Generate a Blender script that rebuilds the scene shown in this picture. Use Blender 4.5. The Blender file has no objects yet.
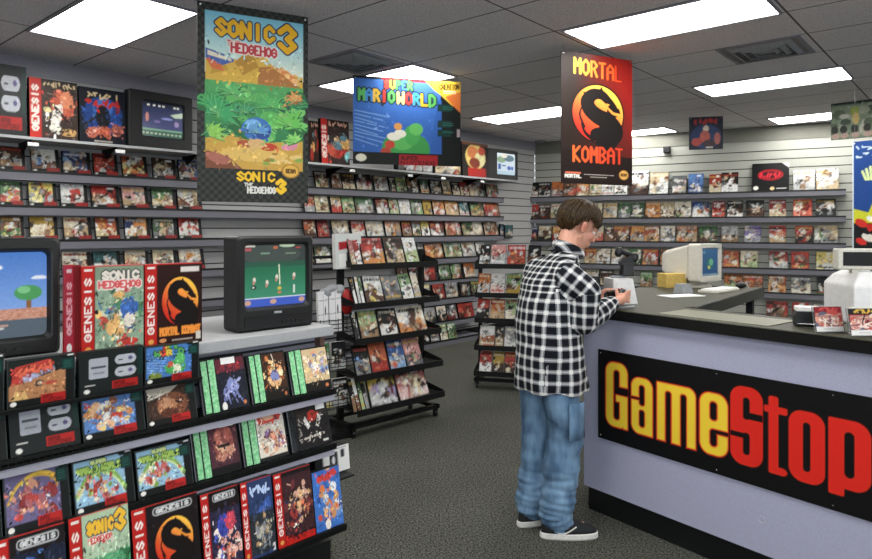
EXPO=1.15
DAY=1.6  # world daylight that enters through the added window
import bpy, math, random
import numpy as np
from mathutils import Vector, Matrix, noise
R=math.radians
sc=bpy.context.scene
COL=bpy.data.collections.new('shop'); sc.collection.children.link(COL)
FPX,CX,HY,EYE,CEIL=649.0,436.0,229.0,1.55,2.98
# ------------------------------------------------------------------ colours
def lin(c):
    c=np.asarray(c,dtype=float)
    return np.where(c<=.04045,c/12.92,((c+.055)/1.055)**2.4)
def hx(s): return tuple(int(s[i:i+2],16)/255 for i in (0,2,4))
def l4(s):
    a=lin(hx(s)); return (float(a[0]),float(a[1]),float(a[2]),1)
# ------------------------------------------------------------------ materials
def base_mat(name):
    m=bpy.data.materials.new(name); m.use_nodes=True
    nt=m.node_tree; b=nt.nodes['Principled BSDF']; return m,nt,b
def mat(name,col,rough=.5,metal=0.,var=.06,scale=40,bump=0.,spec=.5,col2=None,coat=0):
    m,nt,b=base_mat(name)
    tc=nt.nodes.new('ShaderNodeTexCoord'); n=nt.nodes.new('ShaderNodeTexNoise')
    n.inputs['Scale'].default_value=scale; n.inputs['Detail'].default_value=4
    nt.links.new(tc.outputs['Object'],n.inputs['Vector'])
    r=nt.nodes.new('ShaderNodeValToRGB')
    c=l4(col); c2=l4(col2) if col2 else None
    if c2: r.color_ramp.elements[0].color=c; r.color_ramp.elements[1].color=c2
    else:
        r.color_ramp.elements[0].color=tuple(x*(1-var*2) for x in c[:3])+(1,)
        r.color_ramp.elements[1].color=tuple(min(1,x*(1+var*2)) for x in c[:3])+(1,)
    r.color_ramp.elements[0].position=.3; r.color_ramp.elements[1].position=.7
    nt.links.new(n.outputs['Fac'],r.inputs['Fac']); nt.links.new(r.outputs['Color'],b.inputs['Base Color'])
    b.inputs['Roughness'].default_value=rough; b.inputs['Metallic'].default_value=metal
    b.inputs['Specular IOR Level'].default_value=spec; b.inputs['Coat Weight'].default_value=coat
    if bump:
        bp=nt.nodes.new('ShaderNodeBump'); bp.inputs['Strength'].default_value=bump; bp.inputs['Distance'].default_value=.002
        nt.links.new(n.outputs['Fac'],bp.inputs['Height']); nt.links.new(bp.outputs['Normal'],b.inputs['Normal'])
    return m
def print_mat(name,rough,emit=0,spec=.5,coat=0):
    m,nt,b=base_mat(name)
    a=nt.nodes.new('ShaderNodeAttribute'); a.attribute_name='Col'
    if emit:
        b.inputs['Base Color'].default_value=(.01,.01,.01,1)
        nt.links.new(a.outputs['Color'],b.inputs['Emission Color']); b.inputs['Emission Strength'].default_value=emit
    else: nt.links.new(a.outputs['Color'],b.inputs['Base Color'])
    b.inputs['Roughness'].default_value=rough; b.inputs['Specular IOR Level'].default_value=spec; b.inputs['Coat Weight'].default_value=coat
    b.inputs['Coat Roughness'].default_value=.15
    return m
M={}
M['print']=print_mat('printed_card',.45,spec=.22)
M['poster']=print_mat('printed_poster',.5,spec=.25)
M['skinp']=print_mat('skin_surface',.5,spec=.35)
M['screen']=print_mat('lit_screen',.15,emit=.42)
M['monitor']=print_mat('lit_monitor',.15,emit=.33)
M['black']=mat('black_plastic','0e1011',.42,var=.1)
M['blackgloss']=mat('black_laminate','0d0e0e',.25,var=.1,spec=.5)
M['wire']=mat('black_powder_coat','0b0d0c',.55,var=.1,spec=.3)
M['wrail']=mat('dark_grey_rail','6c6c74',.5,var=.05,scale=300)
M['tvblack']=mat('television_plastic','0e1110',.5,var=.1,scale=120,bump=.1)
M['rail']=mat('grey_rail','b0b0bc',.45,var=.05,scale=300)
M['shelf']=mat('grey_shelf','a3a5a6',.5,var=.05,scale=200,bump=.1)
M['slat']=mat('slatwall_laminate','a7a7a6',.55,var=.04,scale=150)
M['slatb']=mat('slatwall_laminate_back','a6a79d',.55,var=.04,scale=150)
M['slatg']=mat('gondola_slatwall','9a9aa6',.5,var=.04,scale=250)
M['groove']=mat('dark_groove','2b2b2a',.7)
M['trim']=mat('painted_trim','8d8c95',.6,var=.03)
M['plain']=mat('painted_wall','8a8a88',.7,var=.03)
M['panel']=mat('lavender_laminate','a9aac0',.5,var=.05,scale=220)
M['top']=mat('olive_laminate','3f3f31',.5,var=.12,scale=160,spec=.2)
M['paper']=mat('white_paper','e6e6e2',.6,var=.03)
M['cream']=mat('cream_plastic','cfccbf',.5,var=.05,scale=120)
M['white']=mat('white_plastic','e4e4e2',.4,var=.03)
M['yellow']=mat('manila_card','c9ab5a',.6)
M['green']=mat('green_insert','4fae6c',.35,col2='a9dcae',scale=90)
M['clear']=mat('smoky_plastic','26292a',.15,var=.1,coat=.3)
M['brown']=mat('brown_edge','6a4f44',.6)
M['chrome']=mat('chrome','b8b8b8',.25,metal=1)
M['string']=mat('grey_string','77777a',.6)
M['red']=mat('red_plastic','b3221d',.4)
M['teal']=mat('teal_plastic','3b6f7a',.4)
M['greyp']=mat('grey_plastic','8f9294',.45)
M['shoe']=mat('black_suede','191a1c',.8,bump=.3,scale=300)
M['sole']=mat('white_rubber','d9d7d0',.6)
M['hair']=mat('brown_hair','140d07',.5,col2='4a3619',scale=60,spec=.3)
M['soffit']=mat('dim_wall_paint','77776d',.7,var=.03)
M['eye']=mat('eye_white','d8d2cc',.3)
M['glass']=mat('counter_mat','8a8974',.35,var=.05,scale=60,col2='6d6d59',spec=.3)
# acrylic
m,nt,b=base_mat('clear_acrylic'); b.inputs['Transmission Weight'].default_value=.9; b.inputs['Roughness'].default_value=.05
tc=nt.nodes.new('ShaderNodeTexCoord'); n=nt.nodes.new('ShaderNodeTexNoise'); n.inputs['Scale'].default_value=5
nt.links.new(tc.outputs['Object'],n.inputs['Vector']); mr=nt.nodes.new('ShaderNodeMapRange'); mr.inputs['To Min'].default_value=.03; mr.inputs['To Max'].default_value=.08
nt.links.new(n.outputs['Fac'],mr.inputs['Value']); nt.links.new(mr.outputs['Result'],b.inputs['Roughness']); M['acrylic']=m
# diffuser
m,nt,b=base_mat('lit_diffuser'); b.inputs['Base Color'].default_value=(.9,.9,.9,1)
b.inputs['Emission Color'].default_value=(1,.985,.96,1); b.inputs['Emission Strength'].default_value=7.0
tc=nt.nodes.new('ShaderNodeTexCoord'); v=nt.nodes.new('ShaderNodeTexVoronoi'); v.inputs['Scale'].default_value=80
nt.links.new(tc.outputs['Object'],v.inputs['Vector']); bp=nt.nodes.new('ShaderNodeBump'); bp.inputs['Distance'].default_value=.001
nt.links.new(v.outputs['Distance'],bp.inputs['Height']); nt.links.new(bp.outputs['Normal'],b.inputs['Normal']); M['diff']=m
# carpet
m,nt,b=base_mat('speckled_carpet'); tc=nt.nodes.new('ShaderNodeTexCoord')
n=nt.nodes.new('ShaderNodeTexNoise'); n.inputs['Scale'].default_value=95; n.inputs['Detail'].default_value=3; n.inputs['Roughness'].default_value=.8
n2=nt.nodes.new('ShaderNodeTexNoise'); n2.inputs['Scale'].default_value=2.2
for q in (n,n2): nt.links.new(tc.outputs['Object'],q.inputs['Vector'])
r=nt.nodes.new('ShaderNodeValToRGB'); r.color_ramp.elements[0].color=l4('0e0f0e'); r.color_ramp.elements[1].color=l4('74756c')
r.color_ramp.elements[0].position=.38; r.color_ramp.elements[1].position=.66
nt.links.new(n.outputs['Fac'],r.inputs['Fac']); mx=nt.nodes.new('ShaderNodeMix'); mx.data_type='RGBA'; mx.blend_type='MULTIPLY'
mr=nt.nodes.new('ShaderNodeMapRange'); mr.inputs['To Min'].default_value=.8; mr.inputs['To Max'].default_value=1.15
nt.links.new(n2.outputs['Fac'],mr.inputs['Value']); mx.inputs['Factor'].default_value=1
nt.links.new(r.outputs['Color'],mx.inputs['A']); nt.links.new(mr.outputs['Result'],mx.inputs['B'])
nt.links.new(mx.outputs['Result'],b.inputs['Base Color']); b.inputs['Roughness'].default_value=.95; b.inputs['Specular IOR Level'].default_value=.1
bp=nt.nodes.new('ShaderNodeBump'); bp.inputs['Strength'].default_value=.6; bp.inputs['Distance'].default_value=.004
nt.links.new(n.outputs['Fac'],bp.inputs['Height']); nt.links.new(bp.outputs['Normal'],b.inputs['Normal']); M['carpet']=m
# ceiling: object X runs along the long tiles
m,nt,b=base_mat('ceiling_tile'); tc=nt.nodes.new('ShaderNodeTexCoord'); sp=nt.nodes.new('ShaderNodeSeparateXYZ')
nt.links.new(tc.outputs['Object'],sp.inputs[0])
def gl(out,per,off,w):
    a=nt.nodes.new('ShaderNodeMath'); a.operation='SUBTRACT'; nt.links.new(out,a.inputs[0]); a.inputs[1].default_value=off
    d=nt.nodes.new('ShaderNodeMath'); d.operation='PINGPONG'; nt.links.new(a.outputs[0],d.inputs[0]); d.inputs[1].default_value=per/2
    c=nt.nodes.new('ShaderNodeMath'); c.operation='LESS_THAN'; nt.links.new(d.outputs[0],c.inputs[0]); c.inputs[1].default_value=w
    return c.outputs[0]
g1=gl(sp.outputs['X'],1.375,1.03,.007); g2=gl(sp.outputs['Y'],.625,-1.62,.007)
mm=nt.nodes.new('ShaderNodeMath'); mm.operation='MAXIMUM'; nt.links.new(g1,mm.inputs[0]); nt.links.new(g2,mm.inputs[1])
n=nt.nodes.new('ShaderNodeTexNoise'); n.inputs['Scale'].default_value=110; n.inputs['Detail'].default_value=4; nt.links.new(tc.outputs['Object'],n.inputs['Vector'])
r=nt.nodes.new('ShaderNodeValToRGB'); r.color_ramp.elements[0].color=l4('c0bec2'); r.color_ramp.elements[1].color=l4('f4f2f5')
r.color_ramp.elements[0].position=.3; r.color_ramp.elements[1].position=.65
nt.links.new(n.outputs['Fac'],r.inputs['Fac']); mx=nt.nodes.new('ShaderNodeMix'); mx.data_type='RGBA'; nt.links.new(mm.outputs[0],mx.inputs['Factor'])
nt.links.new(r.outputs['Color'],mx.inputs['A']); mx.inputs['B'].default_value=l4('5c5a5c'); nt.links.new(mx.outputs['Result'],b.inputs['Base Color']); b.inputs['Roughness'].default_value=.9
bp=nt.nodes.new('ShaderNodeBump'); bp.inputs['Strength'].default_value=.4; bp.inputs['Distance'].default_value=.003
nt.links.new(n.outputs['Fac'],bp.inputs['Height']); nt.links.new(bp.outputs['Normal'],b.inputs['Normal']); M['ceil']=m
# denim
m,nt,b=base_mat('washed_denim'); tc=nt.nodes.new('ShaderNodeTexCoord')
n=nt.nodes.new('ShaderNodeTexNoise'); n.inputs['Scale'].default_value=9; n.inputs['Detail'].default_value=6
mp=nt.nodes.new('ShaderNodeMapping'); mp.inputs['Scale'].default_value=(1.6,1.6,.7); nt.links.new(tc.outputs['Object'],mp.inputs[0]); nt.links.new(mp.outputs[0],n.inputs['Vector'])
r=nt.nodes.new('ShaderNodeValToRGB'); r.color_ramp.elements[0].color=l4('31506f'); r.color_ramp.elements[1].color=l4('7899b5')
r.color_ramp.elements[0].position=.3; r.color_ramp.elements[1].position=.68
nt.links.new(n.outputs['Fac'],r.inputs['Fac']); nt.links.new(r.outputs['Color'],b.inputs['Base Color']); b.inputs['Roughness'].default_value=.85
n3=nt.nodes.new('ShaderNodeTexNoise'); n3.inputs['Scale'].default_value=300; nt.links.new(tc.outputs['Object'],n3.inputs['Vector'])
bp=nt.nodes.new('ShaderNodeBump'); bp.inputs['Strength'].default_value=.4; bp.inputs['Distance'].default_value=.002
nt.links.new(n3.outputs['Fac'],bp.inputs['Height']); nt.links.new(bp.outputs['Normal'],b.inputs['Normal']); M['denim']=m
# plaid (UV in metres)
m,nt,b=base_mat('plaid_flannel'); uv=nt.nodes.new('ShaderNodeUVMap'); uv.uv_map='UVMap'; sp=nt.nodes.new('ShaderNodeSeparateXYZ'); nt.links.new(uv.outputs[0],sp.inputs[0])
def band(out,per,thr):
    f=nt.nodes.new('ShaderNodeMath'); f.operation='PINGPONG'; nt.links.new(out,f.inputs[0]); f.inputs[1].default_value=per/2
    c=nt.nodes.new('ShaderNodeMapRange'); c.interpolation_type='SMOOTHSTEP'; nt.links.new(f.outputs[0],c.inputs['Value'])
    c.inputs['From Min'].default_value=thr-.0015; c.inputs['From Max'].default_value=thr+.0015; c.inputs['To Min'].default_value=1; c.inputs['To Max'].default_value=0
    return c.outputs[0]
PER=.057
def tot(ax):
    a=band(sp.outputs[ax],PER,.0105); b2=band(sp.outputs[ax],PER,.004)
    x=nt.nodes.new('ShaderNodeMath'); x.operation='MULTIPLY_ADD'; nt.links.new(b2,x.inputs[0]); x.inputs[1].default_value=.12
    y=nt.nodes.new('ShaderNodeMath'); y.operation='MULTIPLY'; nt.links.new(a,y.inputs[0]); y.inputs[1].default_value=.36
    nt.links.new(y.outputs[0],x.inputs[2]); return x.outputs[0]
s=nt.nodes.new('ShaderNodeMath'); s.operation='ADD'; nt.links.new(tot('X'),s.inputs[0]); nt.links.new(tot('Y'),s.inputs[1])
r=nt.nodes.new('ShaderNodeValToRGB'); e=r.color_ramp.elements; e[0].color=l4('0f1118'); e[0].position=0
e[1].color=l4('dddcd6'); e[1].position=1
q=e.new(.38); q.color=l4('74777c'); q=e.new(.5); q.color=l4('b6b7b6'); q=e.new(.74); q.color=l4('d6d6d2')
nt.links.new(s.outputs[0],r.inputs['Fac']); nt.links.new(r.outputs['Color'],b.inputs['Base Color']); b.inputs['Roughness'].default_value=.9; b.inputs['Specular IOR Level'].default_value=.2
M['plaid']=m
# ------------------------------------------------------------------ objects
def tag(o,label=None,cat=None,group=None,kind=None):
    if label: o['label']=label
    if cat: o['category']=cat
    if group: o['group']=group
    if kind: o['kind']=kind
    return o
def empty(name,loc=(0,0,0),rot=(0,0,0)):
    o=bpy.data.objects.new(name,None); COL.objects.link(o); o.location=loc; o.rotation_euler=rot; o.empty_display_size=.05; return o
class MB:
    def __init__(s): s.v=[]; s.f=[]; s.m=[]
    def poly(s,pts,mi=0):
        k=len(s.v); s.v+= [tuple(p) for p in pts]; s.f.append(tuple(range(k,k+len(pts)))); s.m.append(mi); return s
    def box(s,x0,x1,y0,y1,z0,z1,mi=0,mtx=None):
        k=len(s.v); P=[(x,y,z) for x in(x0,x1) for y in(y0,y1) for z in(z0,z1)]
        if mtx: P=[tuple(mtx@Vector(p)) for p in P]
        s.v+=P
        for f in ((0,1,3,2),(4,6,7,5),(0,4,5,1),(2,3,7,6),(0,2,6,4),(1,5,7,3)): s.f.append(tuple(k+i for i in f)); s.m.append(mi)
        return s
    def prism(s,pts,z0,z1,mi=0):
        n=len(pts); k=len(s.v); s.v+=[(p[0],p[1],z0) for p in pts]+[(p[0],p[1],z1) for p in pts]
        s.f.append(tuple(k+i for i in reversed(range(n)))); s.f.append(tuple(k+n+i for i in range(n))); s.m+=[mi,mi]
        for i in range(n): j=(i+1)%n; s.f.append((k+i,k+j,k+n+j,k+n+i)); s.m.append(mi)
        return s
    def rings(s,rs,mi=0,cap=True,closed=True):
        n=len(rs[0]); k=len(s.v)
        for r in rs: s.v+=[tuple(p) for p in r]
        for a in range(len(rs)-1):
            for i in range(n if closed else n-1):
                j=(i+1)%n; s.f.append((k+a*n+i,k+a*n+j,k+(a+1)*n+j,k+(a+1)*n+i)); s.m.append(mi)
        if cap:
            s.f.append(tuple(k+i for i in reversed(range(n)))); s.m.append(mi)
            b=k+(len(rs)-1)*n; s.f.append(tuple(b+i for i in range(n))); s.m.append(mi)
        return s
    def tube(s,p,r,n=8,mi=0):
        p=[Vector(q) for q in p]; rs=[]
        rr=r if isinstance(r,(list,tuple)) else [r]*len(p)
        for i,q in enumerate(p):
            t=((p[min(i+1,len(p)-1)]-p[max(i-1,0)])).normalized()
            a=t.orthogonal().normalized() if i==0 else (A-t*A.dot(t)).normalized()
            A=a; b=t.cross(a); rs.append([q+(a*math.cos(2*math.pi*k/n)+b*math.sin(2*math.pi*k/n))*rr[i] for k in range(n)])
        return s.rings(rs,mi)
    def capsule(s,p0,r0,p1,r1,n=12,mi=0):
        p0,p1=Vector(p0),Vector(p1); t=(p1-p0); L=t.length; t=t/L if L>1e-6 else Vector((0,0,1)); pts=[];rr=[]
        for a in (-80,-55,-28): pts.append(p0+t*r0*math.sin(R(a))); rr.append(r0*math.cos(R(a)))
        pts.append(p0); rr.append(r0)
        if L>1e-4: pts.append(p1); rr.append(r1)
        for a in (28,55,80): pts.append(p1+t*r1*math.sin(R(a))); rr.append(r1*math.cos(R(a)))
        a=t.orthogonal().normalized(); b=t.cross(a)
        return s.rings([[q+(a*math.cos(2*math.pi*k/n)+b*math.sin(2*math.pi*k/n))*x for k in range(n)] for q,x in zip(pts,rr)],mi)
    def chain(s,pts,rad,n=12,mi=0):
        for i in range(len(pts)-1): s.capsule(pts[i],rad[i],pts[i+1],rad[i+1],n,mi)
        return s
    def ell(s,c,rx,ry,rz,mtx=None,n=16,mi=0):
        rs=[]
        for i in range(1,n//2+4):
            th=math.pi*i/(n//2+4); rs.append([(rx*math.sin(th)*math.cos(2*math.pi*k/n),ry*math.sin(th)*math.sin(2*math.pi*k/n),-rz*math.cos(th)) for k in range(n)])
        c=Vector(c); 
        rs=[[c+((mtx@Vector(p)) if mtx else Vector(p)) for p in r] for r in rs]
        return s.rings(rs,mi)
    def lathe(s,prof,c=(0,0,0),n=16,mi=0):
        return s.rings([[(c[0]+r*math.cos(2*math.pi*k/n),c[1]+r*math.sin(2*math.pi*k/n),c[2]+z) for k in range(n)] for r,z in prof],mi)
    def build(s,name,mats,parent=None,smooth=False,loc=None,rot=None,bevel=0):
        me=bpy.data.meshes.new(name); me.from_pydata(s.v,[],s.f); 
        if not isinstance(mats,(list,tuple)): mats=[mats]
        for q in mats: me.materials.append(M[q] if isinstance(q,str) else q)
        me.polygons.foreach_set('material_index',s.m); 
        if smooth: me.polygons.foreach_set('use_smooth',[True]*len(s.f))
        me.update(); o=bpy.data.objects.new(name,me); COL.objects.link(o)
        if parent: o.parent=parent
        if loc is not None: o.location=loc
        if rot is not None: o.rotation_euler=rot
        if bevel:
            b=o.modifiers.new('bevel','BEVEL'); b.width=bevel; b.segments=2; b.limit_method='ANGLE'
        return o
class Frame:
    """vertical plane: origin, angle of its rightward axis; normal faces the room"""
    def __init__(s,ox,oy,th): s.o=(ox,oy); s.th=th; s.d=(math.cos(th),math.sin(th)); s.n=(math.sin(th),-math.cos(th))
    def s(s,px,off=0):
        a=(px-CX)/FPX; X=s.o[0]+off*s.n[0]; Y=s.o[1]+off*s.n[1]
        return (a*Y-X)/(s.d[0]-a*s.d[1])
    def p(s,t,off=0,z=0): return Vector((s.o[0]+t*s.d[0]+off*s.n[0],s.o[1]+t*s.d[1]+off*s.n[1],z))
    def z(s,px,py,off=0): return EYE+(HY-py)*s.p(s.s(px,off),off).y/FPX
def onz(px,py,z):
    Y=FPX*(z-EYE)/(HY-py); return Vector(((px-CX)/FPX*Y,Y,z))
def atY(px,py,Y): return Vector(((px-CX)/FPX*Y,Y,EYE+(HY-py)*Y/FPX))
LW=Frame(1.64-6.9*.6898,10.75-6.9*.7240,R(46.4))
BW=Frame(1.64,10.75,R(-29.7))
GF=Frame(-.48,3.0,R(46.4))
CF=Frame(.816,3.58,R(-52.0))
# ------------------------------------------------------------------ painting of printed surfaces
FONT={'A':'0401102124|0222','B':'040010211202|12231404','C':'2110010314 23','D':'04001021231404','E':'20000424|0212','F':'200004|0212','G':'2110010314232212','H':'0004|2024|0222','I':'1014','J':'20231403','K':'0004|200224','L':'000424','M':'0400122024','N':'04002420','O':'10010314232110','P':'040010211202','Q':'10010314232110|1324','R':'040010211202|1224','S':'21100112231403','T':'0020|1014','U':'0003142320','V':'001420','W':'0004122420','X':'0024|2004','Y':'001220|1214','Z':'00200424','0':'10010314232110','1':'011014','2':'0110210424','3':'01102112231403','4':'000222|2024','5':'2000021223140 3','6':'2001031423120 2','7':'002014','8':'100112231403122110','9':'22110110212304','-':'0222','/':'0420','.':'1414'}
class Cv:
    """canvas in its own units, origin top left"""
    def __init__(s,w,h,cols,bg='000000',ss=2):
        s.w,s.h=w,h; s.nx=cols; s.ny=max(3,int(round(cols*h/w))); s.k=ss
        s.a=np.empty((s.ny*ss,s.nx*ss,3)); s.a[:]=hx(bg)
        s.X,s.Y=np.meshgrid((np.arange(s.nx*ss)+.5)/(s.nx*ss)*w,(np.arange(s.ny*ss)+.5)/(s.ny*ss)*h)
    def win(s,x0,y0,x1,y1):
        kx=s.nx*s.k/s.w; ky=s.ny*s.k/s.h
        return slice(max(0,int(y0*ky)-1),max(0,int(y1*ky)+2)),slice(max(0,int(x0*kx)-1),max(0,int(x1*kx)+2))
    def put(s,w,mask,c,al=1):
        c=np.array(hx(c) if isinstance(c,str) else c); v=s.a[w]; v[mask]=v[mask]*(1-al)+c*al
    def poly(s,pts,c,al=1):
        xs=[p[0] for p in pts]; ys=[p[1] for p in pts]; w=s.win(min(xs),min(ys),max(xs),max(ys)); X=s.X[w]; Y=s.Y[w]
        ins=np.zeros(X.shape,bool); n=len(pts)
        for i in range(n):
            x0,y0=pts[i]; x1,y1=pts[(i+1)%n]
            if y0==y1: continue
            ins^=((y0>Y)!=(y1>Y))&(X<(x1-x0)*(Y-y0)/(y1-y0)+x0)
        s.put(w,ins,c,al); return s
    def rect(s,x0,y0,x1,y1,c,al=1): 
        w=s.win(x0,y0,x1,y1); X=s.X[w]; Y=s.Y[w]; s.put(w,(X>=x0)&(X<=x1)&(Y>=y0)&(Y<=y1),c,al); return s
    def rr(s,x0,y0,x1,y1,r,c):
        w=s.win(x0,y0,x1,y1); X=s.X[w]; Y=s.Y[w]; dx=np.maximum(np.maximum(x0+r-X,X-x1+r),0); dy=np.maximum(np.maximum(y0+r-Y,Y-y1+r),0)
        s.put(w,dx*dx+dy*dy<=r*r,c); return s
    def ell(s,cx,cy,rx,ry,c,rot=0,al=1):
        q=max(rx,ry); w=s.win(cx-q,cy-q,cx+q,cy+q); X=s.X[w]-cx; Y=s.Y[w]-cy; ca,sa=math.cos(rot),math.sin(rot)
        s.put(w,((X*ca+Y*sa)/rx)**2+((Y*ca-X*sa)/ry)**2<=1,c,al); return s
    def line(s,pts,r,c,al=1):
        for i in range(len(pts)-1):
            x0,y0=pts[i]; x1,y1=pts[i+1]; w=s.win(min(x0,x1)-r,min(y0,y1)-r,max(x0,x1)+r,max(y0,y1)+r); X=s.X[w]-x0; Y=s.Y[w]-y0
            dx,dy=x1-x0,y1-y0; L=dx*dx+dy*dy+1e-12; t=np.clip((X*dx+Y*dy)/L,0,1); s.put(w,(X-t*dx)**2+(Y-t*dy)**2<=r*r,c,al)
        return s
    def taper(s,pts,r0,r1,c):
        n=len(pts)
        for i in range(n-1): s.line(pts[i:i+2],r0+(r1-r0)*i/(n-1),c)
        return s
    def text(s,t,x,y,w,h,c,r=None,out=None,ro=0,rise=0,gap=.35,vert=False,cols=None):
        """letters in a box x,y,w,h; rise lifts the right end; vert runs bottom to top"""
        n=len(t); r=r or h*.09
        cw=w/(n+(n-1)*gap) if not vert else h/(n+(n-1)*gap)
        for ps in ((out,ro),(c,0)) if out else ((c,0),):
            for i,ch in enumerate(t):
                gl_s=FONT.get(ch,'').replace(' ','')
                if ch=='#': g_=random.Random(i*31+int(x*7)+n*5); gl_s='|'.join(''.join(str(g_.randrange(3))+str(g_.randrange(5)) for _ in range(g_.choice((3,4)))) for _ in range(1))
                for st in gl_s.split('|'):
                    if not st: continue
                    q=[(int(st[k])/2,int(st[k+1])/4) for k in range(0,len(st)-1,2)]
                    if vert: P=[(x+b*w,y+h-(i*(1+gap)+a)*cw) for a,b in q]
                    else: P=[(x+(i*(1+gap)+a)*cw,y+b*h-rise*(i/max(1,n-1))) for a,b in q]
                    s.line(P,r+ps[1],cols[i%len(cols)] if (cols and ps[1]==0) else ps[0])
        return s
    def vgrad(s,c0,c1,y0,y1,x0=0,x1=None):
        w=s.win(x0,y0,x1 if x1 else s.w,y1); Y=s.Y[w]; t=np.clip((Y-y0)/(y1-y0),0,1)[...,None]; s.a[w]=np.array(hx(c0))*(1-t)+np.array(hx(c1))*t; return s
    def busy(s,seed,n,rmin,rmax,x0=0,y0=0,x1=None,y1=None,var=.35,dk=.7):
        g=random.Random(seed); x1=x1 or s.w; y1=y1 or s.h; kx=s.nx*s.k/s.w; ky=s.ny*s.k/s.h
        for i in range(n):
            x,y=g.uniform(x0,x1),g.uniform(y0,y1); xx,yy=x+g.gauss(0,rmax*1.2),y+g.gauss(0,rmax*1.2)
            c=s.a[min(s.a.shape[0]-1,max(0,int(yy*ky))),min(s.a.shape[1]-1,max(0,int(xx*kx)))].copy()
            f=1+g.uniform(-var,var); c=np.clip(c*f+g.uniform(-.04,.1),0,1); r=g.uniform(rmin,rmax)
            if g.random()<.6: s.ell(x,y,r,r*g.uniform(.3,.9),c,g.uniform(0,3))
            else:
                a=g.uniform(0,3.1); s.line([(x,y),(x+math.cos(a)*r*1.8,y+math.sin(a)*r*1.8)],r*.28,c if g.random()<dk else c*.35)
        return s
    def speck(s,amt,seed=0):
        g=np.random.RandomState(seed); s.a=np.clip(s.a*(1+amt*g.randn(*s.a.shape[:2],1)),0,1); return s
    def out(s):
        a=lin(s.a).reshape(s.ny,s.k,s.nx,s.k,3).mean(axis=(1,3)); return a
def curve(pts,n=8):
    """Catmull-Rom through pts"""
    P=[pts[0]]+list(pts)+[pts[-1]]; o=[]
    for i in range(1,len(P)-2):
        for k in range(n):
            t=k/n; a=[]
            for d in (0,1):
                p0,p1,p2,p3=P[i-1][d],P[i][d],P[i+1][d],P[i+2][d]
                a.append(.5*((2*p1)+(-p0+p2)*t+(2*p0-5*p1+4*p2-p3)*t*t+(-p0+3*p1-3*p2+p3)*t**3))
            o.append(tuple(a))
    o.append(tuple(pts[-1])); return o
def art_mesh(name,W,H,T,img,side='17181a',mt='print',bulge=0,mt_side=None):
    """box W x H x T, origin bottom centre of its back... front (-Y) carries the picture"""
    ny,nx=img.shape[:2]
    xs=np.linspace(-W/2,W/2,nx); zs=np.linspace(H,0,ny); XX,ZZ=np.meshgrid(xs,zs)
    yy=np.full(XX.shape,-T)
    if bulge: yy=yy+bulge*((XX/(W/2))**2+((ZZ-H/2)/(H/2))**2)
    v=np.stack([XX,yy,ZZ],-1).reshape(-1,3); i=np.arange(nx*ny).reshape(ny,nx)
    f=np.stack([i[1:,:-1],i[1:,1:],i[:-1,1:],i[:-1,:-1]],-1).reshape(-1,4)
    col=np.ones((nx*ny,4)); col[:,:3]=img.reshape(-1,3)
    if T>0:
        k=len(v); b=[(x,y,z) for x in(-W/2,W/2) for y in(-T,0) for z in(0,H)]
        if bulge: b=[(x,y+(bulge*2 if y<0 else 0),z) for x,y,z in b]
        v=np.vstack([v,b]); f=np.vstack([f,[[k+q for q in g] for g in ((0,1,3,2),(4,6,7,5),(2,3,7,6),(0,2,6,4),(1,5,7,3))]])
        sc_=np.ones((8,4)); sc_[:,:3]=lin(hx(side)); col=np.vstack([col,sc_])
    me=bpy.data.meshes.new(name); me.from_pydata(v.tolist(),[],f.tolist()); me.materials.append(M[mt])
    a=me.color_attributes.new('Col','FLOAT_COLOR','POINT'); a.data.foreach_set('color',col.astype(np.float32).ravel())
    me.update(); return me
def link(name,me,parent=None,loc=(0,0,0),rot=(0,0,0)):
    o=bpy.data.objects.new(name,me); COL.objects.link(o); o.parent=parent; o.location=loc; o.rotation_euler=rot; return o
PAL={'r':('red',['a8261c','c9382a','861a15','d65a44']),'o':('orange',['c8692c','e08a3c','b5502a','e9a25c']),'c':('cream',['d9c9a0','c6ae84','e8dcc0','b8996e']),
'w':('white',['e8e8e0','d8dad4','f2f0ea','bfc2bd']),'g':('green',['4b7b48','7fa56a','3a5c3a','a9bf84']),'b':('blue',['2b4f8e','4d7cc0','27386a','7aa3d2']),
'k':('black',['121414','232524','0c0d0e','343634']),'y':('yellow',['d8b83e','e8d060','b8922c','f0e08c']),'n':('brown',['5c3c28','7a5236','432a1e','94704c']),
'p':('pink',['c9857e','dba39c','b0605c','e9c2ba']),'e':('grey',['7c8080','9a9c9c','5a5e60','b6b8b6']),'u':('purple',['5c4a86','7d6cab','3e3262','9a8cc0']),
't':('teal',['2c5c5e','3f7c7c','1d4044','5c9694']),'l':('lime green',['86c850','a8dc78','6aa83e','c6e8a0'])}
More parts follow.
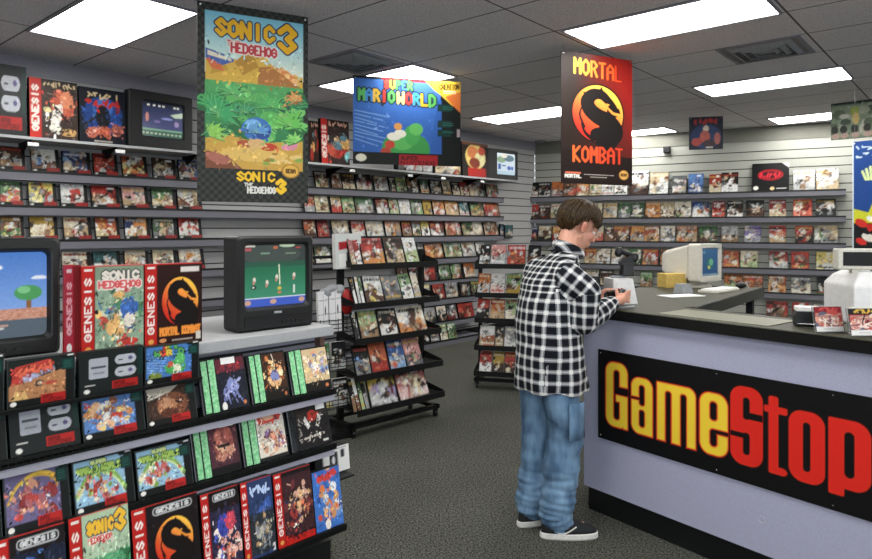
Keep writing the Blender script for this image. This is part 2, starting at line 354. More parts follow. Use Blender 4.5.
def cover(cols,seed,nx=16,asp=1.15,style=''):
    g=random.Random(seed); c=Cv(1,asp,nx,PAL[cols[0]][1][g.randrange(3)],ss=2)
    def pk(): return PAL[g.choice(cols+cols[0]+'cnwe')][1][g.randrange(4)]
    c.poly([(0,asp*.55),(1,asp*g.uniform(.4,.7)),(1,asp),(0,asp)],pk())
    for k in range(9):
        c.ell(g.gauss(.5,.22),asp*g.gauss(.55,.2),g.uniform(.06,.22),g.uniform(.05,.2),pk(),g.uniform(0,3))
    for k in range(7):
        x,y=g.gauss(.5,.2),asp*g.gauss(.55,.18); c.line([(x,y),(x+g.gauss(0,.16),y+g.gauss(0,.16))],g.uniform(.015,.05),g.choice([pk(),'17130f','d9b08a','e8dcc8','6a2a1c']))
    c.busy(seed,46,.03,.1)
    x=.1
    tcol=g.choice(['e8e0c8','d8b040','c03828','e8e8e8','16181a'])
    yy=g.choice([.1,.12,.8])*asp
    while x<.88:
        w=g.uniform(.05,.12); c.rect(x,yy,x+w*.75,yy+asp*.09,tcol,.85); x+=w
    if style=='s':   # black border, red label low right
        c.rect(.84,0,1,asp,'101211'); c.rect(0,asp*.84,1,asp,'131514'); c.rect(.52,asp*.8,.96,asp*.95,'a3231d'); c.ell(.12,asp*.92,.06,asp*.035,'d8d8d2')
    b=.035; c.rect(0,0,b,asp,'1b1d1c'); c.rect(1-b,0,1,asp,'1b1d1c'); c.rect(0,asp-b,1,asp,'1b1d1c')
    if g.random()<.18: c.rect(.55,.08*asp,.8,.18*asp,'f0f0ec')
    c.speck(.1,seed); lu=c.a.mean(axis=2,keepdims=True); c.a=(c.a*.8+lu*.2)*.92; return c.out()
ORD=['first','second','third','fourth','fifth','sixth','seventh','eighth','ninth','tenth','eleventh','twelfth','thirteenth','fourteenth','fifteenth','sixteenth','seventeenth','eighteenth','nineteenth','twentieth','twenty-first','twenty-second','twenty-third','twenty-fourth','twenty-fifth']
def cnames(c):
    l=[]
    for q in c:
        n=PAL[q][0]
        if n not in l: l.append(n)
    return ' and '.join(l[:2])
SEED=[100]
def put_case(fr,off,px0,px1,z0,ytop,cols,label,name='game_case',cat='game case',group=None,lean=14,T=.022,nx=16,style='',img=None,H=None,yaw=0,side='17181a',mt='print',tilt=0):
    s0,s1=fr.s(px0,off),fr.s(px1,off); W=s1-s0; SEED[0]+=1
    if H is None: H=(fr.z((px0+px1)/2,ytop,off)-z0)/math.cos(R(lean))
    if img is None: img=cover(cols,SEED[0],nx,H/W,style)
    o=link(name,art_mesh(name,W,H,T,img,side,mt),None,fr.p((s0+s1)/2,off-T,z0),(-R(lean),tilt,fr.th+yaw))
    return tag(o,label,cat,group)
# ================================================================== the room
cA=(1.64,10.75); cB=(1.64-.6898*13,10.75-.724*13); cC=(1.64+.8686*7,10.75-.4955*7); cD=(5.6,-1.6); cE=(-2.6,-3.2)
ROOM=[cB,cE,cD,cC,cA]
tag(MB().prism(ROOM,-.06,0).build('floor','carpet'),'dark grey speckled carpet across the shop floor','floor',kind='structure')
UA=math.atan2(.651,-.759)     # ceiling grid direction
cm=MB(); rot=Matrix.Rotation(-UA,3,'Z')
# object space: X along u, Y along v (v is to the right of u -> mirrored axis handled with y=-v)
ud=Vector((-.759,.651)); vd=Vector((.651,.759))
pts=[(Vector(p).dot(ud),-Vector(p).dot(vd)) for p in ROOM]
cm.prism(pts[::-1] if False else pts,CEIL,CEIL+.08)
ce=cm.build('ceiling','ceil'); ce.rotation_euler=(0,0,UA)
tag(ce,'grey speckled suspended ceiling of long tiles','ceiling',kind='structure')
def uv2(u,v): return (u*-.759+v*.651,u*.651+v*.759)
def inside(p,poly=ROOM):
    r=False
    for i in range(len(poly)):
        a,b=poly[i],poly[(i+1)%len(poly)]
        if (a[1]>p[1])!=(b[1]>p[1]) and p[0]<(b[0]-a[0])*(p[1]-a[1])/(b[1]-a[1])+a[0]: r=not r
    return r
def slatwall(name,fr,s0,s1,z0,z1,pitch,label,gd=.012,mt='slat'):
    """profile with real grooves, extruded along the wall"""
    prof=[(0,z0)]; z=z0+pitch; 
    while z<z1-.02:
        prof+=[(0,z-.008),(-gd,z-.008),(-gd,z+.004),(0,z+.004)]; z+=pitch
    prof.append((0,z1)); b=MB()
    for i in range(len(prof)-1):
        (o0,a),(o1,c)=prof[i],prof[i+1]
        b.poly([fr.p(s0,o0,a),fr.p(s1,o0,a),fr.p(s1,o1,c),fr.p(s0,o1,c)],1 if (o0<0 or o1<0) else 0)
    b.poly([fr.p(s0,-.1,z0),fr.p(s0,-.1,z1),fr.p(s1,-.1,z1),fr.p(s1,-.1,z0)])
    b.poly([fr.p(s0,-.1,z1),fr.p(s0,0,z1),fr.p(s1,0,z1),fr.p(s1,-.1,z1)])
    return tag(b.build(name,[mt,'groove']),label,'wall',kind='structure')
sB=LW.s(0)-3.0; sA=6.9
slatwall('wall_left',LW,-6.1,sA,0,CEIL-.14,.12,'grey slatted display wall on the left side')
slatwall('wall_back',BW,0,7,0,CEIL-.2,.12,'grey slatted display wall at the back right',mt='slatb')
def trim(name,fr,s0,s1,z0,z1,o,label,mt='trim'):
    b=MB(); q=[fr.p(s0,-.1),fr.p(s1,-.1),fr.p(s1,o),fr.p(s0,o)]; b.prism([(p.x,p.y) for p in q],z0,z1)
    return tag(b.build(name,mt),label,'trim',kind='structure')
trim('trim_1',LW,-6.1,sA,CEIL-.14,CEIL,.012,'plain grey band between left display wall and ceiling')
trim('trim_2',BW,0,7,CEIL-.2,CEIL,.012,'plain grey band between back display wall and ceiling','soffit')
trim('baseboard_left',LW,-6.1,sA,0,.1,.03,'dark kick board along foot of left wall','black')
trim('baseboard_back',BW,.0,7,0,.1,.03,'dark kick board along foot of back wall','black')
for nm,a,b_,lb in (('wall_rear',cB,cE,'plain grey wall behind the viewer on the left'),('wall_right',cD,cC,'plain grey wall on the right side')):
    a,b_=Vector(a),Vector(b_); t=(b_-a).normalized(); n=Vector((t.y,-t.x))*.1
    tag(MB().prism([a,a+n,b_+n,b_],0,CEIL).build(nm,'plain'),lb,'wall',kind='structure')
# unseen front wall; its long window is made up to let in fill daylight
a,b_=Vector(cE),Vector(cD); t=(b_-a).normalized(); n=Vector((t.y,-t.x))*.1; Lf=(b_-a).length; wa,wb,wz0,wz1=.6,Lf-.6,.5,2.75
m_=MB()
for p,q,z0,z1 in ((0,Lf,0,wz0),(0,Lf,wz1,CEIL),(0,wa,wz0,wz1),(wb,Lf,wz0,wz1)):
    A,B=a+t*p,a+t*q; m_.prism([A,A+n,B+n,B],z0,z1)
tag(m_.build('wall_front','plain'),'plain wall around the added fill window behind the viewer','wall',kind='structure')
m_=MB()
for k in range(5):
    p=wa+(wb-wa)*k/4; A,B=a+t*(p-.03),a+t*(p+.03); m_.prism([A,A+n,B+n,B],wz0,wz1)
for z in (wz0,wz1-.05): A,B=a+t*wa,a+t*wb; m_.prism([A,A+n,B+n,B],z,z+.05)
wf=tag(m_.build('fill_window','black'),'long unseen window added behind the viewer for fill daylight','window',kind='structure')
m,nt,bb_=base_mat('fill_window_pane'); nt.nodes.remove(bb_); tr_=nt.nodes.new('ShaderNodeBsdfTransparent'); gs=nt.nodes.new('ShaderNodeBsdfGlossy'); mx_=nt.nodes.new('ShaderNodeMixShader'); lw_=nt.nodes.new('ShaderNodeFresnel')
nt.links.new(lw_.outputs[0],mx_.inputs[0]); nt.links.new(tr_.outputs[0],mx_.inputs[1]); nt.links.new(gs.outputs[0],mx_.inputs[2]); nt.links.new(mx_.outputs[0],nt.nodes['Material Output'].inputs[0]); gs.inputs['Roughness'].default_value=.02; M['pane']=m
A,B=a+t*wa+n*.5,a+t*wb+n*.5; MB().poly([(A.x,A.y,wz0),(B.x,B.y,wz0),(B.x,B.y,wz1),(A.x,A.y,wz1)]).build('fill_window_glass','pane',wf)
pl_=bpy.data.lights.new('portal','AREA'); pl_.shape='RECTANGLE'; pl_.size=wb-wa; pl_.size_y=wz1-wz0; pl_.cycles.is_portal=True  # portal guiding sky light in through the added window
po_=bpy.data.objects.new('fill_window_portal',pl_); COL.objects.link(po_); c_=(A+B)/2+n*.3; po_.location=(c_.x,c_.y,(wz0+wz1)/2)
inn=Vector((-n.x,-n.y,0)).normalized(); po_.rotation_euler=inn.to_track_quat('-Z','Z').to_euler()
# ---- ceiling lights
def ceil_light(u0,u1,v0,v1,label):
    x,y=uv2((u0+u1)/2,(v0+v1)/2); e=empty('ceiling_light',(x,y,CEIL),(0,0,UA)); a,b=(u1-u0)/2,(v1-v0)/2; w=.018; f=MB()
    f.box(-a-w,a+w,-b-w,-b,-.012,.0).box(-a-w,a+w,b,b+w,-.012,.0).box(-a-w,-a,-b,b,-.012,.0).box(a,a+w,-b,b,-.012,.0)
    f.build('frame','trim',e); MB().box(-a,a,-b,b,-.006,-.001).build('diffuser','diff',e)
    return tag(e,label,'ceiling light','recessed ceiling lights')
LL={(1,0):'bright ceiling light panel above the left wall, nearest the viewer',(1,1):'ceiling light panel behind the blue hanging poster',(1,2):'narrow bright light panel between the blue poster and red dragon poster',
(0,1):'large bright ceiling light panel behind top of the dragon poster',(0,2):'ceiling light panel beyond the right-hand air vent',(0,3):'distant ceiling light panel beside the grey-green poster at far right'}
for ku in range(-3,4):
    for kv in range(-3,5):
        u0=1.07+2.75*ku+{(0,2):-.06,(0,3):-.14,(1,0):.16}.get((ku,kv),0); u1=u0+1.27; v0=1.64+2.5*kv; v1=v0+.585
        if ku==1 and kv==3: continue
        if all(inside(uv2(u,v)) for u in(u0-.05,u1+.05) for v in (v0-.05,v1+.05)):
            ceil_light(u0,u1,v0,v1,LL.get((ku,kv),'ceiling light panel out of view over shop section %s'%('near the viewer' if kv<1 else 'behind the counter')+', '+ORD[abs(ku*5+kv)]+' along'))
ceil_light(3.5,4.55,8.98,9.5,'small distant light panel just right of the dragon poster')
def vent(u0,v0,s,label):
    x,y=uv2(u0+s/2,v0+s/2); e=empty('ceiling_vent',(x,y,CEIL),(0,0,UA)); h=s/2
    MB().box(-h+.03,h-.03,-h+.03,h-.03,-.003,0).build('backing','plain',e)
    for k,(a,mt) in enumerate(((h,'trim'),(h*.76,'greyp'),(h*.54,'greyp'),(h*.33,'greyp'))):
        b=MB(); w=.028
        def rg(q,z): return [(-q,-q,z),(q,-q,z),(q,q,z),(-q,q,z)]
        b.rings([rg(a,-.002),rg(a,-.008),rg(a-w,-.03 if k else -.01),rg(a-w-.006,-.026 if k else -.006)],cap=False)
        b.build('frame' if k==0 else 'louver',mt,e)
    MB().box(-h*.17,h*.17,-h*.17,h*.17,-.02,-.015).build('center_plate','greyp',e)
    return tag(e,label,'air vent')
vent(3.84,3.47,.6,'square louvred ceiling vent left of the blue hanging poster')
vent(1.08,5.36,.6,'square louvred ceiling vent at upper right between two light panels')
tag(MB().lathe([(.0,-.03),(.06,-.03),(.09,-.01),(.1,0)],(0,0,0)).build('ceiling_sensor','trim',smooth=True,loc=onz(540,141,CEIL-.0)),'small round ceiling fitting between light and corner','ceiling sensor')
# ---- display rails
def rail(fr,s0,s1,z,off,label,grp,fh=.062,name='display_rail',dark=True):
    b=MB()
    def bx(o0,o1,a,c,mi):
        q=[fr.p(s0,o0),fr.p(s1,o0),fr.p(s1,o1),fr.p(s0,o1)]; b.prism([(p.x,p.y) for p in q],a,c,mi)
    bx(0,off+.012,z-.008,z-.001,0); bx(off+.012,off+.018,z-fh-.012,z-.012,0); bx(off+.012,off+.02,z-.012,z+.008,1)
    bx(0,off+.012,z-fh-.012,z-fh-.006,1)
    return tag(b.build(name,['wrail','black']),label,'shelf',grp)
def zz(fr,off,*pp): return sum(fr.z(px,py,off) for px,py in pp)/len(pp)
def rowput(fr,off,z,h_px,data,where,grp,style='',lean=14,start=0,num=True,T=.022,nx=16):
    for i,(a,b_,c) in enumerate(data):
        top=None; m=(a+b_)/2; Yd=fr.p(fr.s(m,off),off).y
        H=h_px if isinstance(h_px,float) else h_px[i]
        st=style
        put_case(fr,off,a+.4,b_-.4,z,0,c,'%s game case, %s %s'%(cnames(c),ORD[i+start],where),group=grp,lean=lean,nx=nx,style=st,H=H,T=T,tilt=random.Random(a).uniform(-.03,.03))
OFF=.11
lz=[zz(LW,OFF,(50,171),(165,180),(322,188),(495,198)),zz(LW,OFF,(44,204),(165,209),(322,213),(495,218)),zz(LW,OFF,(44,236),(165,238),(322,238),(495,238)),
    zz(LW,OFF,(430,258.5)),zz(LW,OFF,(440,280)),zz(LW,.2,(440,299)),zz(LW,.25,(450,320)),zz(LW,.35,(440,341))]
lo=[OFF]*5+[.2,.25,.35]
rows=['top','second','third','fourth','fifth','sixth','seventh','bottom']
for i,z in enumerate(lz):
    rail(LW,LW.s(-60,OFF),LW.s(503 if i<5 else 482,lo[i]),z,lo[i],'grey display rail along the left wall, %s row down'%rows[i],'display rails on the left wall')
LWL=[[(0,26,'nwk'),(32,61,'wbr'),(63,92,'bno'),(94,119,'rkn'),(123,149,'oyr'),(153,177,'nkc'),(179,202,'bpe')],
[(0,24,'gry'),(29,58,'yrk'),(61,89,'wor'),(92,121,'rck'),(123,150,'per'),(152,177,'gyr'),(178,203,'cwp')],
[(0,25,'ngy'),(30,59,'ygn'),(64,93,'crp'),(96,121,'obr'),(125,151,'obc'),(153,178,'geb'),(179,203,'rcw')],
[(62,92,'cre'),(94,122,'tke'),(125,150,'ckr'),(153,178,'cwe'),(180,206,'cwo')]]
LWR=[[(316,329,'ncg'),(332,343,'nkr'),(343,356,'koc'),(357,373,'krw'),(375,389,'nwk'),(390,397,'kgc'),(397,408,'gcw'),(408,419,'nwk'),(421,430,'gek'),(431,442,'krn'),(443,452,'cgw'),(453,461,'kcr'),(461,470,'rnc'),(470,486,'kgc'),(487,500,'gnr')],
[(305,316,'ocr'),(316,330,'cgn'),(332,343,'crk'),(343,356,'gwc'),(356,374,'gcw'),(377,390,'rnk'),(390,400,'gyr'),(400,412,'wpr'),(412,424,'gwe'),(424,433,'ynr'),(434,446,'ocr'),(446,460,'ocw'),(460,470,'tkg'),(471,485,'gyn'),(485,501,'roc')],
[(305,317,'ocn'),(318,330,'rne'),(333,350,'cor'),(352,366,'rcg'),(367,385,'cgw'),(386,402,'ocg'),(403,413,'rwn'),(413,422,'ekg'),(422,431,'ygk'),(431,445,'roc'),(446,462,'rck'),(463,484,'gkw'),(485,499,'nkc')],
[(300,315,'nck'),(316,332,'gnw'),(334,350,'cko'),(352,368,'ngw'),(405,418,'gwk'),(419,425,'ekw'),(426,444,'onc'),(445,463,'gcw'),(463,477,'wge'),(477,487,'wkc')],
[(398,409,'nkc'),(410,420,'kwr'),(420,437,'rkw'),(440,452,'grk'),(452,463,'gyw'),(465,476,'orn')],
[(410,422,'gwk'),(422,432,'ykr'),(434,446,'rco'),(446,459,'enk'),(461,472,'ktg'),(472,481,'gek')],
[(425,437,'ekw'),(438,448,'wek'),(448,458,'ekr'),(459,475,'rnw')],
[(414,422,'ynk'),(422,431,'ygk'),(431,440,'rkc'),(441,449,'gkw'),(449,458,'gke')]]
lh=[.2,.2,.2,.2,.21,.2,.2,.21]
for i,d in enumerate(LWL): rowput(LW,OFF,lz[i],.2 if i<3 else .2,d,'from left, %s row of left wall'%rows[i],'boxed cartridges on the left wall','s',nx=26)
for i,d in enumerate(LWR): rowput(LW,lo[i],lz[i],lh[i],d,'%s, %s row of left wall'%('right of jungle poster' if i<3 else 'in view past the television',rows[i]),'game cases on the left wall',nx=15)
# price tag clips under the top shelf
# ---- back wall
bz=[zz(BW,OFF,(540,198),(680,193.5),(840,189)),zz(BW,OFF,(540,219),(680,217.5),(800,216.5)),zz(BW,OFF,(540,241),(680,242),(800,243)),zz(BW,OFF,(600,264.5),(735,267.5),(800,268.5)),zz(BW,OFF,(735,290),(780,294)),zz(BW,OFF,(780,319))]
for i,z in enumerate(bz): rail(BW,BW.s(526,OFF) ,BW.s(846,OFF) if i<6 else 6,z,OFF,'grey display rail across the back wall, %s row down'%rows[i],'display rails on the back wall')
BWR=[[(527.5,537.5,'knb'),(538,550,'krw'),(551,562.5,'ork'),(563,576,'ncr'),(576,588.5,'ocr'),(589,601,'cgw'),(601,613.5,'wcw'),(614,627,'wce'),(629,648,'wcn'),(649,668,'cnw'),(672,686,'epw'),(688,703,'bpr'),(709,721,'rok'),(721,738,'kwg'),(752,789,'krk'),(793,815,'wcp'),(816,839,'wcw')],
[(527,538,'rnc'),(538,550,'nrw'),(550,565,'cgw'),(567,580,'orc'),(590,602,'cwe'),(603,617,'cwe'),(618,630,'gnk'),(630,644,'gwk'),(645,660,'onr'),(660,674,'cwe'),(674,691,'cgk'),(692,709,'bon'),(712,725,'reb'),(727,743,'ktw'),(746,764,'knw'),(769,786,'rwc'),(793,812,'ryk'),(816,836,'kwe')],
[(527,537,'brk'),(538,551,'cnk'),(552,565,'orc'),(590,603,'cor'),(604,613,'nrp'),(613,629,'onc'),(630,644,'ocr'),(644,659,'ocp'),(660,675,'cwe'),(676,697,'ocg'),(699,717,'grw'),(721,738,'ekr'),(744,761,'ucw'),(769,786,'rcw'),(795,813,'rck'),(814,838,'cwg')],
[(584,596,'ocn'),(596,610,'cnr'),(611,626,'cge'),(627,641,'gck'),(642,658,'row'),(660,676,'ocn'),(723,739,'owr'),(740,758,'cgw'),(769,788,'rcg'),(791,809,'rog'),(816,834,'yog')],
[(586,598,'cng'),(600,612,'nro'),(640,652,'grn'),(724,742,'ogr'),(743,763,'onr'),(768,786,'ocw'),(791,811,'ecn'),(817,833,'kgw')],
[(766,788,'rkn'),(792,809,'rkw'),(812,830,'ekb')]]
for i,d in enumerate(BWR):
    hh=[.235]*len(d)
    if i==0: hh=[.25]*8+[.37,.33,.27,.29,.27,.29,.40,.28,.29]
    if i==0:
        c=Cv(1,.78,44,'0b0c0c'); c.poly([(0,0),(1,0),(1,.15),(.8,0)],'e4e4de'); c.ell(.5,.33,.34,.15,'8e1420'); c.ell(.5,.33,.26,.09,'3a0a10'); c.text('#######',.22,.28,.56,.12,'c42836',.02)
        c.ell(.11,.68,.07,.05,'e8e4d8'); c.ell(.55,.7,.06,.045,'d8c090'); c.rect(.66,.69,.92,.71,'c8c8c8')
        bb=c.out()
    for k,(a,b_,c_) in enumerate(d):
        kw=dict(group='game cases on the back wall',lean=12,nx=16,H=hh[k],T=.025)
        lb='%s game case, %s from left, %s row of back wall'%(cnames(c_),ORD[k],rows[i])
        if i==0 and k==14: put_case(BW,OFF,a,b_,bz[0],0,c_,'large black box with dark red emblem on top back wall row',name='console_box',cat='console box',img=bb,**kw)
        elif i==0 and k in (15,16,8,9): put_case(BW,OFF,a,b_,bz[0],0,c_,'tall %s boxed game, %s from left, top row of back wall'%(cnames(c_),ORD[k]),name='game_box',cat='game box',**kw)
        else: put_case(BW,OFF,a,b_,bz[i],0,c_,lb,**kw)
# ================================================================== televisions
def rrect(x0,x1,z0,z1,r,y,n=4):
    o=[]
    for cx,cz,a0 in ((x1-r,z1-r,0),(x0+r,z1-r,90),(x0+r,z0+r,180),(x1-r,z0+r,270)):
        for k in range(n+1):
            a=R(a0+90*k/n); o.append((cx+r*math.cos(a),y,cz+r*math.sin(a)))
    return o
def crt_tv(W,H,D,img,label,loc,th,sx0,sx1,sz0,sz1,mt='tvblack',name='television',cat='television',scr='screen',panel=True):
    """screen opening in fractions of the front"""
    e=empty(name,loc,(0,0,th)); x0,x1=W*(sx0-.5),W*(sx1-.5); z0,z1=H*sz0,H*sz1; b=MB()
    b.rings([rrect(x0+.012,x1-.012,z0+.012,z1-.012,.02,.03),rrect(x0,x1,z0,z1,.02,.002),rrect(x0-.006,x1+.006,z0-.006,z1+.006,.02,0),
      rrect(-W/2+.01,W/2-.01,.01,H-.01,.015,0),rrect(-W/2,W/2,0,H,.018,.012),rrect(-W/2,W/2,0,H,.018,D*.42),rrect(-W/2+.012,W/2-.012,.0,H-.012,.03,D*.46),
      rrect(-W*.33,W*.33,H*.02,H*.8,.04,D*.85),rrect(-W*.25,W*.25,H*.1,H*.62,.03,D)],cap=False)
    k=len(b.v)-20; b.f.append(tuple(range(k,k+20))); b.m.append(0)
    b.build('cabinet',mt,e,smooth=False)
    link('screen',art_mesh('screen',x1-x0-.016,z1-z0-.016,0,img,mt=scr,bulge=0),e,((x0+x1)/2,.022,z0+.008))
    if panel:
        pb=MB().box(-W*.42,W*.42,-.004,.004,H*.03,z0-.03).build('control_panel','black',e)
        for k in range(5): MB().box(W*(.05+.06*k),W*(.085+.06*k),-.008,-.002,H*.06,H*.09).build('button','tvblack',pb)
        MB().box(-W*.05,W*.05,-.003,.002,z0-.024,z0-.014).build('nameplate','greyp',e)
    return tag(e,label,cat)
def scr_sky():
    c=Cv(64,52,96,'6a94d8'); c.vgrad('4f80cc','7fa4e0',0,52)
    for x,y,q,col in ((38,9,1,'eef2fa'),(20,20,.9,'e8c8e4'),(60,19,.6,'e6ecf8')):
        for dx,r in ((-5,2),(-2,3.2),(2,3.4),(5,2.2)): c.ell(x+dx*q,y-abs(dx)*-.25*q,r*q*1.2,r*q*.8,col)
        c.rect(x-7*q,y+.6,x+7*q,y+2*q,col)
    c.poly([(22,40),(30,35.5),(38,40)],'7ec08a'); c.poly([(46,40),(51,36),(57,40)],'6cb078'); c.ell(2,37,3,4,'e4b4c0')
    c.rect(0,40,64,47,'c89078')
    g=random.Random(3)
    for k in range(260): c.rect(*(lambda x,y:(x,y,x+.8,y+.5))(g.uniform(0,64),g.uniform(40,47)),g.choice(['a86850','dcae9a','b87860']))
    c.rect(0,46.6,64,52,'4a5468')
    return c.speck(.05).out()
def scr_sky2():
    c=Cv(64,56,110,'5a84c8'); c.a[:]=Cv(64,56,110,'4f80cc').a; u=Cv(64,56,110); u.vgrad('4b7cc8','86aae4',0,40)
    for x,y,q,col in ((36,9,1,'eef2fa'),(20,19,.85,'e8c8e4'),(60,17,.5,'e6ecf8')):
        for dx,r in ((-5,2),(-2,3.2),(2,3.4),(5,2.2)): u.ell(x+dx*q,y+abs(dx)*.2*q,r*q*1.1,r*q*.75,col)
        u.rect(x-7*q,y+.6,x+7*q,y+2*q,col)
    u.poly([(24,37),(30,33),(37,37)],'84c690'); u.ell(1,33,4,5,'dcc0d4'); u.rect(54,30,56.5,37,'8a6040'); u.ell(55,27,6.5,5,'4c9a5c'); u.ell(53,25,3,2.4,'7cc488')
    u.rect(0,37,64,44,'c8927c'); g=random.Random(3)
    for k in range(300):
        x,y=g.uniform(0,64),g.uniform(37,44); u.rect(x,y,x+1,y+.5,g.choice(['a86850','e0b4a0','b87860']))
    u.rect(0,44,64,56,'566470')
    for x in (6,8.5,11,15): u.rect(x,47.5,x+1.7,48.6,'e8ecec'); 
    u.line([(14,50),(19,47)],.5,'e8ecec'); u.line([(10,51),(14,51.2)],.5,'e8ecec'); u.rect(34,47,46,48,'c8a090'); u.rect(38,48.6,44,50,'dcdcd8')
    return u.speck(.04).out()
def scr_field():
    c=Cv(70,60,110,'2f7f5e'); c.rect(0,0,70,20,'39413f'); c.ell(30,10,34,9,'46504c'); c.rect(0,17,70,21,'2d4a40'); c.vgrad('256b4c','3c8e6c',20,52)
    for x in range(-4,72,7): c.ell(x,19,5,2.6,'2b5a48')
    c.rect(0,1,12,2.4,'d0ccc0'); c.rect(1,3.5,8,6,'b85a60'); c.rect(32,2,37,4.5,'c86c50'); c.rect(58,3,64,4,'b8504c'); c.ell(48,1,9,2,'b8ccb0'); c.rect(18,8,28,9.2,'88a890'); c.rect(46,8.5,58,9.6,'88a088')
    c.line([(38.5,20),(39.5,39)],.6,'e8f0d0'); c.line([(56,41),(56,48)],.8,'dfe8e0')
    for x,y in ((11,34),(25,37),(56,31),(36,32)): c.ell(x,y,1.6,2.6,'e0dccc'); c.ell(x-.5,y+2.6,1.2,2,'c08c7a')
    c.ell(10.5,41,3,2,'1d2d28'); c.ell(10,41,1.2,.9,'dce4dc'); c.ell(39,43,2.4,1.8,'c8b84c'); c.ell(39,47,2,1.2,'d87c50')
    c.rect(0,52,70,60,'3b5cc0'); c.rect(0,51.2,70,52,'d8e0ec'); 
    for x in (4,32,65): c.ell(x,55.5,3.6,2.4,'c8a08c')
    return c.speck(.04).out()
def scr_night():
    c=Cv(50,38,60,'39405e'); c.vgrad('242a48','4a5078',0,30); c.rect(0,0,50,5,'1a1f30')
    for x in (6,13,19,24,38,42): c.rect(x,3,x+3,4.6,'e4e4d8')
    c.poly([(34,12),(50,8),(50,14),(40,15)],'b8c8b0'); c.ell(6,17,2,5,'c88878'); c.ell(30,17,7,1.2,'8890c8'); c.ell(18,21,4,1.5,'7c6c9c'); c.ell(42,22,3,3,'9c8cb4')
    c.rect(0,30,50,38,'3c5a50'); c.rect(0,29,50,31,'7ca488')
    for x in range(0,50,5): c.rect(x,33,x+3,35,'a8c0a0')
    return c.speck(.05).out()
def scr_white():
    c=Cv(30,40,40,'d4e2ec'); c.ell(8,12,7,6,'8ca888'); c.ell(20,9,8,6,'5a7888'); c.ell(12,5,5,4,'e8e4d0'); c.rect(3,20,7,30,'4464a8'); c.rect(9,22,15,24,'4a68a8'); c.ell(20,27,3,4,'4464b8'); c.ell(25,27,2,4,'5a78c0')
    c.rect(0,33,30,40,'bcd4e4'); return c.out()
# ================================================================== hanging posters
def hang(pl,pt,pr,img_fn,label,H,ztop=None,T=.004,wires=True,name='hanging_poster'):
    """pl, pr: plan positions (Vector) of the left and right edges"""
    pl,pr=Vector(pl),Vector(pr); d=(pr-pl); W=math.hypot(d.x,d.y); th=math.atan2(d.y,d.x); c=(pl+pr)/2
    e=empty(name,(c.x,c.y,ztop-H),(0,0,th)); link('printed_sheet',art_mesh('sheet',W,H,T,img_fn(),'1a1c1b','poster'),e,(0,T/2,0))
    if wires:
        for s in (-1,1):
            MB().tube([(s*(W/2-.02),0,H-.02),(s*(W/2-.02),0,CEIL-(ztop-H)-.001)],.0015,5).build('string','string',e)
            MB().lathe([(.001,-.006),(.007,-.004),(.007,.004),(.001,.006)]).build('grommet','chrome',e,loc=(s*(W/2-.02),-.003,H-.02),rot=(R(90),0,0))
    return tag(e,label,'poster','hanging posters')
